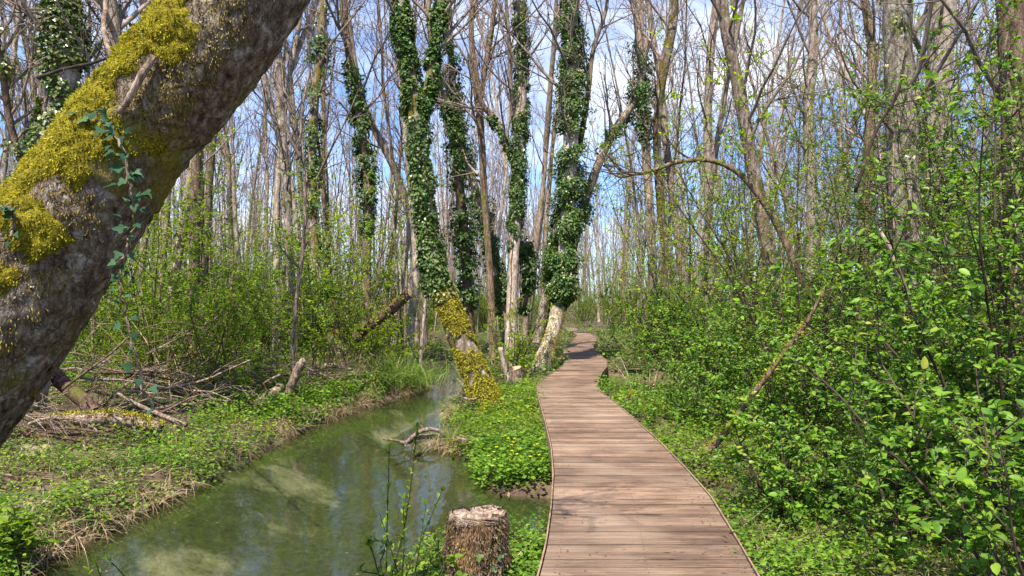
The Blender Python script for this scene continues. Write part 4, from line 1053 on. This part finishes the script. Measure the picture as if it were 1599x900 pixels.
p_ = P(808, 604, 14.4); stump('low pale sawn stump with flared foot near the white broken stem', gb(p_[0], p_[1]), .12, .27, .42, 'deadwood', 32, 0, 0, .5, -.1, .25)
p_ = P(733, 645, 11.6); stump('small dark knobbly stump at the foot of the mossy leaning tree', gb(p_[0], p_[1]), .11, .15, .26, 'deadwood_dark', 33, 0, 12, .4, 0, .5)
p_ = P(728, 695, 9.3); stump('low root mass overhanging the stream on the near bank of the spit', (p_[0], p_[1], -.02), .16, .24, .20, 'fungus_bark', 34, 0, 26, .6, .1, .6)
p_ = P(868, 660, 8.6); 
p_ = P(458, 640, 11.0); stump('tiny round log end poking from the herbs of the far bank', gb(p_[0], p_[1]), .07, .10, .16, 'deadwood_dark', 35, 0, 5, .3, .2, .4)

def stone(label, px, py, Y, r0, seed, z=None):
    p = P(px, py, Y); r = np.random.default_rng(seed); nu, nv = 18, 10
    a = np.arange(nu) * 2 * math.pi / nu; b = np.linspace(-.5, 1, nv) * math.pi / 2
    d = np.stack([np.cos(b)[:, None] * np.cos(a), np.cos(b)[:, None] * np.sin(a), np.sin(b)[:, None] + 0 * a], -1)
    v = d * r0 * (.7 + .6 * fbm(d * 1.6 + seed, seed, 3))[:, :, None] * np.array([1.2, .9, .62])
    i = np.arange(nv - 1)[:, None] * nu; j = np.arange(nu)[None]; j2 = (j + 1) % nu
    mb = MB(); mb.add(v.reshape(-1, 3), np.stack([i + j, i + j2, i + nu + j2, i + nu + j], -1).reshape(-1, 4))
    root = empty('mossy_stone', label, 'stone', gb(p[0], p[1])); mb.obj('rock', M['bark_lichen'], root)
    c = v[4:].reshape(-1, 3); c = np.repeat(c, 9, 0) + r.normal(0, .02, (len(c) * 9, 3)); o = norm(c)
    mb = MB(); leaves(mb, c, norm(o + r.normal(0, .6, c.shape)), o + r.normal(0, .4, c.shape), .05, .022); mb.obj('moss', M['moss'], root, smooth=False)
stone('larger moss-covered lump right of the boardwalk by the dark pool', 985, 642, 12.0, .24, 3)
stone('smaller moss-covered lump between the larger one and the dry reeds', 1028, 662, 11.2, .17, 4)

# ------------------------------------------------------------------ broad-leaved bushes near the boardwalk, right
def near_bush(label, x, y, H, spread, nstem, nside, nsub, nleaf, lL, seed, mat='leaf_broad', nparts=90, lean=.45, tmin=.08, wood='twig_dark', droop=.2, name='broad_leaved_bush', stem_r=.011, z0=None, group=None, up=.05):
    r = np.random.default_rng(seed)
    root = empty(name, label, 'bush', (x, y, float(height(x, y)) - .03 if z0 is None else z0), group)
    b = np.array(root.location)
    st, C, T, N = shrub_parts(r, H=H, spread=spread, nstem=nstem, nside=nside, nsub=nsub, nleaf=nleaf, lL=lL, lean=lean, tmin=tmin, droop=droop, stem_r=stem_r, up=up)
    w = C + b
    ok = (w[:, 2] > .12) & ~((w[:, 0] > edge_l(w[:, 1]) - .1) & (w[:, 0] < edge_r(w[:, 1]) + .14) & (w[:, 2] < 3)) & (np.linalg.norm(w - np.array([0, 0, CZ]), axis=1) > 1.5)
    C, T, N, w = C[ok], T[ok], N[ok], w[ok]
    st.obj('stems', M[wood], root)
    l = lL * r.uniform(.42, 1.3, len(C))
    inview = (w[:, 1] > .5) & (np.abs(w[:, 0] / np.maximum(w[:, 1], .5)) < .70) & (w[:, 2] > CZ - .374 * w[:, 1])
    d = np.linalg.norm(w - np.array([0, 0, CZ]), axis=1) + np.where(inview, 0, 100) - l * 14
    idx = np.argsort(d)[:nparts] if nparts else np.array([], int)
    rest = np.ones(len(C), bool); rest[idx] = False
    mb = MB(); leaves(mb, C[rest], T[rest], N[rest], l[rest], l[rest] * .60, hi=True)
    tag(mb.obj('foliage', M[mat], root, smooth=False), kind='stuff')
    for i in idx: leaf_obj('broad', mat, root, C[i], T[i], N[i], l[i])
    return root
BB = [('low bush at the boardwalk verge beside the dark log', 2.15, 5.75, .85, .6, 10, 8, 3, 9, .055, 60),
      ('waist-high bush at the verge just beyond the foot of the reddish dead branch', 2.75, 9.6, 1.35, .8, 11, 10, 3, 10, .052, 0),
      ('waist-high bush at the near side of the dark pool', 3.3, 12.0, 1.3, .9, 11, 10, 3, 10, .055, 0),
      ('rounded bush behind the dark pool', 3.9, 17.6, 2.2, 1.2, 12, 11, 4, 10, .065, 0),
      ('rounded bush at the boardwalk edge before its second bend', 4.1, 20.8, 1.9, 1.0, 12, 11, 4, 10, .065, 0),
      ('bush with the largest leaves, reaching in at the lower right corner', 2.75, 3.6, 1.7, .9, 10, 10, 3, 9, .060, 140),
      ('low bright bush over the dark log near the lower right', 2.75, 5.0, 1.05, .8, 10, 9, 3, 9, .054, 140),
      ('dense bush rising at the right end behind the corner bush', 3.75, 5.2, 2.9, 1.15, 11, 13, 4, 9, .058, 140),
      ('chest-high bush behind the low bright bush', 3.35, 6.1, 1.75, .9, 12, 11, 4, 9, .060, 120),
      ('tall bush in front of the dark trunk at the right end', 5.0, 6.6, 4.2, 1.5, 11, 16, 4, 9, .057, 110),
      ('bush in front of the foot of the lichen-spotted trunk', 4.2, 7.6, 2.1, 1.2, 13, 13, 4, 10, .058, 80),
      ('bush growing around the reddish dead branch', 3.15, 8.3, 1.35, .95, 13, 10, 3, 10, .052, 60),
      ('tall bush between the two thick trunks at the right', 6.1, 9.0, 4.8, 1.7, 11, 15, 4, 10, .062, 40),
      ('round bush just beyond the upper half of the reddish dead branch', 4.2, 10.3, 2.3, 1.3, 14, 13, 4, 10, .055, 40),
      ('bush left of the upper end of the reddish dead branch', 3.6, 12.6, 2.2, 1.3, 14, 13, 4, 10, .052, 20),
      ('wide bush far right behind the pale brown trunk', 8.0, 12.5, 3.6, 1.7, 13, 14, 4, 11, .06, 10)]
for k, (lab, x, y, H, sp, ns_, nsd, nsb, nl, lL, npt) in enumerate(BB):
    near_bush(lab, x, y, H, sp, ns_, nsd, nsb, nl, lL, 300 + k, nparts=npt)
TB = [('leggy young tree with sparse bronze leaves before the bent brown tree', 3.9, 9.4, 5.4, 1.8, 6, 22, 4, 7, .045),
      ('leggy young tree with sparse bronze leaves above the lichen-spotted trunk foot', 5.2, 8.3, 5.2, 1.9, 7, 22, 4, 7, .050),
      ('tall sparse young tree overhanging the right upper corner', 4.4, 5.9, 4.6, 1.6, 6, 20, 4, 7, .055),
      ('tall sparse young tree between the smooth grey trunk and the crooked one', 5.8, 12.0, 6.0, 2.0, 7, 22, 4, 8, .050),
      ('slim young tree with fine leaves right of the dark pool', 5.6, 16.0, 6.2, 2.0, 7, 22, 4, 9, .055),
      ('tall sparse young tree by the broad pale brown trunk', 7.3, 10.6, 6.4, 2.2, 7, 22, 4, 8, .055)]
for k, (lab, x, y, H, sp, ns_, nsd, nsb, nl, lL) in enumerate(TB):
    near_bush(lab, x, y, H, sp, ns_, nsd, nsb, nl, lL, 330 + k, mat='leaf_olive' if k < 2 else 'leaf_broad', nparts=20, lean=.3, tmin=.3, name='young_tree', stem_r=.018)

# leafy shoots in front of the stream
def shoots(label, base, tips, seed, mat='leaf_mid', leafl=.05):
    r = np.random.default_rng(seed); root = empty('leafy_shoot', label, 'sapling', base)
    mb = MB(); b = np.array(base)
    for (px, py, Y) in tips:
        e = P(px, py, Y) - b; s0 = np.array([r.normal(0, .05), r.normal(0, .05), -.05])
        p = smooth_path([s0, s0 * .5 + e * .5 + r.normal(0, .025, 3), e], 12); tube(mb, p, np.linspace(.0065, .002, 12), 5)
        L_ = np.linalg.norm(e); n = int(6 + L_ * 13)
        for k in range(n):
            t = .1 + .9 * (k / (n - 1)) ** .9; c, tn = along(p, t); a = k * 2.4 + r.normal(0, .4); top = t > .85
            sd = np.array([math.cos(a), math.sin(a), 0])
            for m in range(3 if top else 2):
                sd2 = norm(sd + r.normal(0, .6, 3)); leaf_obj('slim', mat, root, c, norm(tn * (1.2 if top else .7) + sd2 * .8), norm(sd2 * -.4 + UP * .6 + r.normal(0, .2, 3)), leafl * r.uniform(.5, 1.05))
    mb.obj('stems', M['stem_green'], root)
shoots('tall thin shoots with budding leaves rising before the stream', (-.66, 4.15, .05), [(608, 698, 4.2), (652, 668, 4.15), (630, 780, 4.1), (592, 800, 4.1), (665, 790, 4.15), (690, 768, 4.2)], 5)
shoots('short leafy sprig in the near water at the lower left', (-2.55, 4.75, -.05), [(150, 880, 4.6), (168, 872, 4.65), (138, 892, 4.6)], 6)
near_bush('leafy clump hiding the water left of the shaggy brown stump', -.58, 4.25, .55, .28, 9, 6, 2, 5, .045, 401, mat='leaf_mid', nparts=110, name='leafy_clump', lean=.5, stem_r=.005, wood='stem_green')
near_bush('leafy clump at the water edge in the lower left corner', -3.5, 4.9, .45, .3, 9, 5, 2, 5, .07, 402, mat='leaf_mid', nparts=90, name='leafy_clump', lean=.6, stem_r=.005, wood='stem_green')
near_bush('fresh green shrub at the feet of the forked tree and white broken stem', -.05, 17.2, 1.9, .7, 10, 11, 3, 9, .05, 403, mat='leaf_fresh', nparts=0, name='leafy_shrub')

# ------------------------------------------------------------------ ground cover
def blades(mb, r, base, d, Ln, Wd, droop, seg=3):
    """curved grass blades"""
    n = len(base); d = norm(d); pts = [base]; c = d.copy(); Ln = np.broadcast_to(Ln, (n,)); 
    for k in range(seg):
        pts.append(pts[-1] + c * (Ln / seg)[:, None]); c = norm(c - UP * np.broadcast_to(droop, (n,))[:, None])
    side = norm(np.cross(d, UP + r.normal(0, .3, d.shape))); v = []
    for k, p in enumerate(pts):
        w = Wd * (1 - (k / seg) ** 1.5 * .9) * .5
        v += [p - side * w, p + side * w]
    v = np.stack(v, 1); i = np.arange(n)[:, None] * (2 * seg + 2)
    q = np.concatenate([i + np.array([[2 * k, 2 * k + 1, 2 * k + 3, 2 * k + 2]]) for k in range(seg)])
    mb.add(v.reshape(-1, 3), q)
def sample_ground(r, n, y0=3.6, y1=45, p=1.0):
    Y = y0 * (y1 / y0) ** (r.random(n) ** p); X = r.uniform(-.74, .74, n) * Y
    return X, Y
def free(X, Y, m=.02):
    pd = pond_in(X, Y)
    return (stream_in(X, Y) < -m) & ~under_deck(X, Y, .01) & (pd < .02) & ~((X < -4.3) & (Y > 7.6) & (Y < 12.6) & (n2(X, Y, 2.2, 97) > .50))
rg = np.random.default_rng(21)
def herbs(num, name, label, mat, lo, hi, mask, nl=(6, 11), hgt=(.03, .16), y0=3.6, y1=45, sz=1.0):
    X, Y = sample_ground(rg, num, y0, y1); k = free(X, Y) & mask(X, Y); X, Y = X[k], Y[k]
    Z = height(X, Y); s = np.clip(Y / 7, .8, 3) ** .62 * sz
    m = rg.integers(nl[0], nl[1], len(X)); I = np.repeat(np.arange(len(X)), m); n = len(I)
    a = rg.uniform(0, 6.283, n); R_ = rg.uniform(.01, .09, n) * s[I]; hz = rg.uniform(*hgt, n) * s[I] * (.5 + n2(X, Y, 1.7, 51)[I])
    c = np.stack([X[I] + np.cos(a) * R_, Y[I] + np.sin(a) * R_, Z[I] + hz], -1)
    tip = np.stack([np.cos(a), np.sin(a), rg.normal(-.05, .3, n)], -1); nr = norm(UP + rg.normal(0, .35, (n, 3)))
    l = rg.uniform(lo, hi, n) * s[I]
    mb = MB(); leaves(mb, c, tip, nr, l, l * .72, fold=.12)
    o = mb.obj(name, M[mat], None, smooth=False); tag(o, label, None, None, 'stuff'); return o
def patch(sd, lo, sc=1.0): return lambda X, Y: n2(X, Y, sc, sd) + rg.normal(0, .05, len(X)) > lo
herbs(26000, 'ground_herbs', 'bright green low herbs covering the banks', 'herb', .018, .055, patch(61, .465, 1.6), hgt=(.02, .22))
herbs(12000, 'ground_ivy', 'dark low ivy and herb leaves on the ground', 'ivy', .025, .05, patch(62, .5, 1.1), hgt=(.01, .07))
herbs(9000, 'yellowing_herbs', 'yellow-green herb leaves along the left bank', 'leaf_fresh', .018, .04, lambda X, Y: (n2(X, Y, 1.2, 63) > .47) & (X < -3), hgt=(.03, .14))
def clump(num, x0, x1, y0, y1, name, label, mat, lo, hi, hgt, sd, thr=.3):
    X = rg.uniform(x0, x1, num); Y = rg.uniform(y0, y1, num); k = free(X, Y, -.06) & (n2(X, Y, 2.2, sd) > thr); X, Y = X[k], Y[k]; Z = height(X, Y)
    I = np.repeat(np.arange(len(X)), 8); n = len(I); a = rg.uniform(0, 6.283, n); R_ = rg.uniform(.01, .10, n); h = rg.random(n) * hgt * (.3 + 1.2 * n2(X, Y, 1.8, sd + 1)[I])
    c = np.stack([X[I] + np.cos(a) * R_, Y[I] + np.sin(a) * R_, np.maximum(Z[I], 0) + .02 + h], -1)
    l = rg.uniform(lo, hi, n); mb = MB(); leaves(mb, c, np.stack([np.cos(a), np.sin(a), rg.normal(0, .3, n)], -1), norm(UP + rg.normal(0, .35, (n, 3))), l, l * .8, fold=.12)
    tag(mb.obj(name, M[mat], None, smooth=False), label, None, None, 'stuff')
clump(620, -.50, .42, 7.25, 8.9, 'lush_herbs', 'lush bright celandine mound between the stream and the boardwalk', 'herb', .03, .065, .24, 71, .2)
clump(300, -.1, .42, 4.3, 5.3, 'boardwalk_herbs', 'dark herb leaves between the stump and the boardwalk', 'herb', .02, .045, .06, 72)
clump(1300, -.75, .55, 9.0, 14.5, 'spit_herbs', 'mixed herbs on the spit between the stream and the boardwalk', 'leaf_mid', .03, .06, .2, 73, .42)
clump(420, -3.75, -3.0, 4.8, 12.5, 'edge_herbs', 'herbs spilling over the left bank edge', 'herb', .025, .05, .16, 84, .46)
clump(900, -5.2, -2.4, 10.5, 14.5, 'bank_herbs', 'taller nettles on the far bank below the broken stubs', 'herb', .04, .075, .32, 74, .38)
clump(1300, 1.0, 3.6, 4.2, 9.5, 'verge_herbs', 'dark green herbs under the bushes along the boardwalk', 'leaf_mid', .018, .05, .2, 75, .44)
clump(900, 1.3, 4.5, 9.5, 15, 'pool_herbs', 'leafy herbs around the dark pool', 'herb', .035, .07, .28, 76, .35)
def grass_field():
    X, Y = sample_ground(rg, 16000, 3.8, 36); k = free(X, Y) & (n2(X, Y, 1.4, 81) > .49); X, Y = X[k], Y[k]; Z = height(X, Y)
    I = np.repeat(np.arange(len(X)), 4); n = len(I); s = np.clip(Y[I] / 7, .8, 3) ** .6
    b = np.stack([X[I] + rg.normal(0, .04, n), Y[I] + rg.normal(0, .04, n), Z[I]], -1)
    d = norm(UP + rg.normal(0, .45, (n, 3))); mb = MB(); blades(mb, rg, b, d, rg.uniform(.08, .24, n) * s, .006 * s[:, None], rg.uniform(.15, .6, n))
    tag(mb.obj('grass', M['grass'], None, smooth=False), 'thin green grass blades on the banks', None, None, 'stuff')
grass_field()
def straw_bank():
    mb = MB(); n = 900
    def fringe(ys, xs, sgn, num, Lr, spread, sd):
        T_ = rg.random(num); Y = np.interp(T_, np.linspace(0, 1, len(ys)), ys); X0 = np.interp(Y, LS_Y, LS_X) if sgn > 0 else np.interp(Y, RS_Y, RS_X)
        k = n2(X0, Y, 1.7, sd) > .50; Y, X0 = Y[k], X0[k]; X = X0 - sgn * rg.uniform(.0, .22, len(Y)); Z = height(X, Y)
        I = np.repeat(np.arange(len(X)), rg.integers(2, 16, len(X))); m = len(I); b = np.stack([X[I] + rg.normal(0, .035, m), Y[I] + rg.normal(0, .05, m), np.maximum(Z[I], .02) + .02], -1)
        d = norm(np.stack([sgn * rg.uniform(-.3, 1.2, m), rg.normal(-.1, .9, m), rg.uniform(-.2, .7, m)], -1))
        blades(mb, rg, b, d, rg.uniform(*Lr, m), .0055, rg.uniform(.3, .75, m))
    fringe([4.4, 16], None, 1, 520, (.08, .40), 0, 91)
    fringe([8.6, 14.5], None, -1, 110, (.1, .3), 0, 92)
    tag(mb.obj('dry_straw', M['straw'], None, smooth=False), 'dry straw hanging over the stream bank', None, None, 'stuff')
    # loose straws and sticks on the land
    mb = MB(); X, Y = sample_ground(rg, 15000, 3.8, 26); k = free(X, Y) & (n2(X, Y, 1.1, 93) > .40); X, Y = X[k], Y[k]; Z = height(X, Y); m = len(X)
    b = np.stack([X, Y, Z + rg.uniform(.01, .07, m)], -1); d = np.stack([rg.normal(0, 1, m), rg.normal(0, 1, m), rg.normal(.08, .15, m)], -1); s = np.clip(Y / 7, .8, 3) ** .6
    blades(mb, rg, b, d, rg.uniform(.08, .45, m) * s, .006 * s[:, None], rg.uniform(0, .12, m))
    tag(mb.obj('fallen_straw', M['straw'], None, smooth=False), 'loose dry straws and thin sticks on the ground', None, None, 'stuff')
    mb = MB(); X, Y = sample_ground(rg, 26000, 3.8, 30); k = free(X, Y, -.02) & (n2(X, Y, .9, 94) < .66); X, Y = X[k], Y[k]; Z = height(X, Y); m = len(X); s = np.clip(Y / 7, .8, 3) ** .7
    leaves(mb, np.stack([X, Y, Z + rg.uniform(.005, .03, m)], -1), np.stack([rg.normal(0, 1, m), rg.normal(0, 1, m), rg.normal(0, .3, m)], -1), norm(UP + rg.normal(0, .5, (m, 3))), rg.uniform(.025, .08, m) * s, .035 * s)
    tag(mb.obj('leaf_litter', M['litter'], None, smooth=False), 'brown fallen leaves on the soil', None, None, 'stuff')
straw_bank()
def tussock(name, label, x, y, n, Lr, mat, seed, z=None, up=.9, w=.007, droop=(.25, .7), rad=.12, cat='grass'):
    r = np.random.default_rng(seed); z = float(height(x, y)) if z is None else z
    b = np.stack([r.normal(0, rad, n), r.normal(0, rad, n), np.zeros(n)], -1); d = norm(np.stack([r.normal(0, .6, n), r.normal(0, .6, n), np.full(n, up)], -1) + norm(b + 1e-6) * .3)
    mb = MB(); blades(mb, r, b, d, r.uniform(*Lr, n), w, r.uniform(*droop, n), 4)
    o = mb.obj(name, M[mat], None, smooth=False, loc=(x, y, z)); tag(o, label, cat); return o
tussock('grass_tussock', 'large shaggy grass tussock at the tip of the far bank', -2.55, 15.4, 1500, (.4, .95), 'grass', 1, rad=.45, w=.012)
tussock('grass_tussock', 'dry straw-coloured tussock right beside the shaggy green one', -3.5, 15.0, 800, (.4, .9), 'straw', 2, rad=.4, w=.012)
tussock('reed_clump', 'tall bent dry reed stems standing among the left-bank shrubs', -5.9, 12.6, 60, (1.2, 2.3), 'straw', 3, rad=.22, w=.022, droop=(.08, .55), cat='reeds')
tussock('reed_clump', 'few dry reed stalks by the dark pool right of the boardwalk', 2.55, 13.6, 26, (.6, 1.1), 'straw', 4, rad=.14, w=.016, droop=(.0, .12), cat='reeds', up=1.6)
tussock('grass_tussock', 'fresh iris-like leaf tuft right of the mossy lumps', 2.75, 11.3, 120, (.25, .45), 'herb', 5, rad=.15, w=.02, droop=(.1, .3), up=1.4)
tussock('grass_tussock', 'pale straw tuft overhanging the stream on the root mass', -.82, 9.6, 420, (.15, .38), 'straw', 6, rad=.14, w=.007)
tussock('grass_tussock', 'green grass tuft on top of the root mass in the stream', -.72, 9.9, 500, (.15, .35), 'grass', 7, rad=.2, w=.007)

# small yellow flowers
def flower(X, Y, h, label, group):
    root = empty('flower', label, 'flower', (X, Y, float(height(X, Y)) + .0), group)
    mb = MB(); tube(mb, [[0, 0, 0], [.01, 0, h * .5], [0, 0, h]], .002, 4); mb.obj('stem', M['stem_green'], root)
    mb = MB(); a = np.arange(7) * .9; leaves(mb, np.tile([[0, 0, h]], (7, 1)), np.stack([np.cos(a), np.sin(a), .35 + 0 * a], -1), np.tile(UP, (7, 1)), .022, .016, fold=.1); mb.obj('petals', M['petal'], root, smooth=False)
rf = np.random.default_rng(4)
for k in range(16):
    flower(rf.uniform(-.3, .3), rf.uniform(7.0, 8.4), rf.uniform(.2, .28), 'small yellow flower in the lush mound by the boardwalk', 'yellow flowers in the lush mound')
for k in range(14):
    flower(rf.uniform(-.5, .35), rf.uniform(9.5, 14), rf.uniform(.16, .28), 'small yellow flower on the spit near the pale stump', 'yellow flowers on the spit')
for k in range(26):
    flower(rf.uniform(3.1, 4.6), rf.uniform(16.5, 18.5), rf.uniform(.2, .35), 'small yellow flower beyond the dark pool', 'yellow flowers beyond the pool')

def deck_litter():
    r = np.random.default_rng(55); n = 260; Y = 3.4 * (30 / 3.4) ** r.random(n); t = np.where(r.random(n) < .5, r.beta(1, 5, n), 1 - r.beta(1, 5, n))
    X = edge_l(Y) + .04 + t * (edge_r(Y) - edge_l(Y) - .08); mb = MB()
    leaves(mb, np.stack([X, Y, np.full(n, DECK_Z + .008)], -1), np.stack([r.normal(0, 1, n), r.normal(0, 1, n), r.normal(0, .12, n)], -1), norm(UP + r.normal(0, .15, (n, 3))), r.uniform(.008, .028, n), .012)
    tag(mb.obj('deck_litter', M['litter'], None, smooth=False), 'tiny dry leaf bits lying on the boardwalk planks', None, None, 'stuff')
    n = 420; Y = r.uniform(4.9, 22, n); l = np.interp(Y, LS_Y, LS_X); rr = np.interp(Y, RS_Y, RS_X); rr = np.minimum(rr, -.2); t = np.where(r.random(n) < .6, r.beta(1, 9, n), r.random(n))
    X = l + .1 + t * (rr - l - .2); mb = MB(); leaves(mb, np.stack([X, Y, np.full(n, .006)], -1), np.stack([r.normal(0, 1, n), r.normal(0, 1, n), 0 * X], -1), np.tile(UP, (n, 1)), r.uniform(.012, .045, n), .018, fold=.02)
    tag(mb.obj('floating_debris', M['litter'], None, smooth=False), 'small dead leaves and scraps floating on the stream', None, None, 'stuff')
deck_litter()
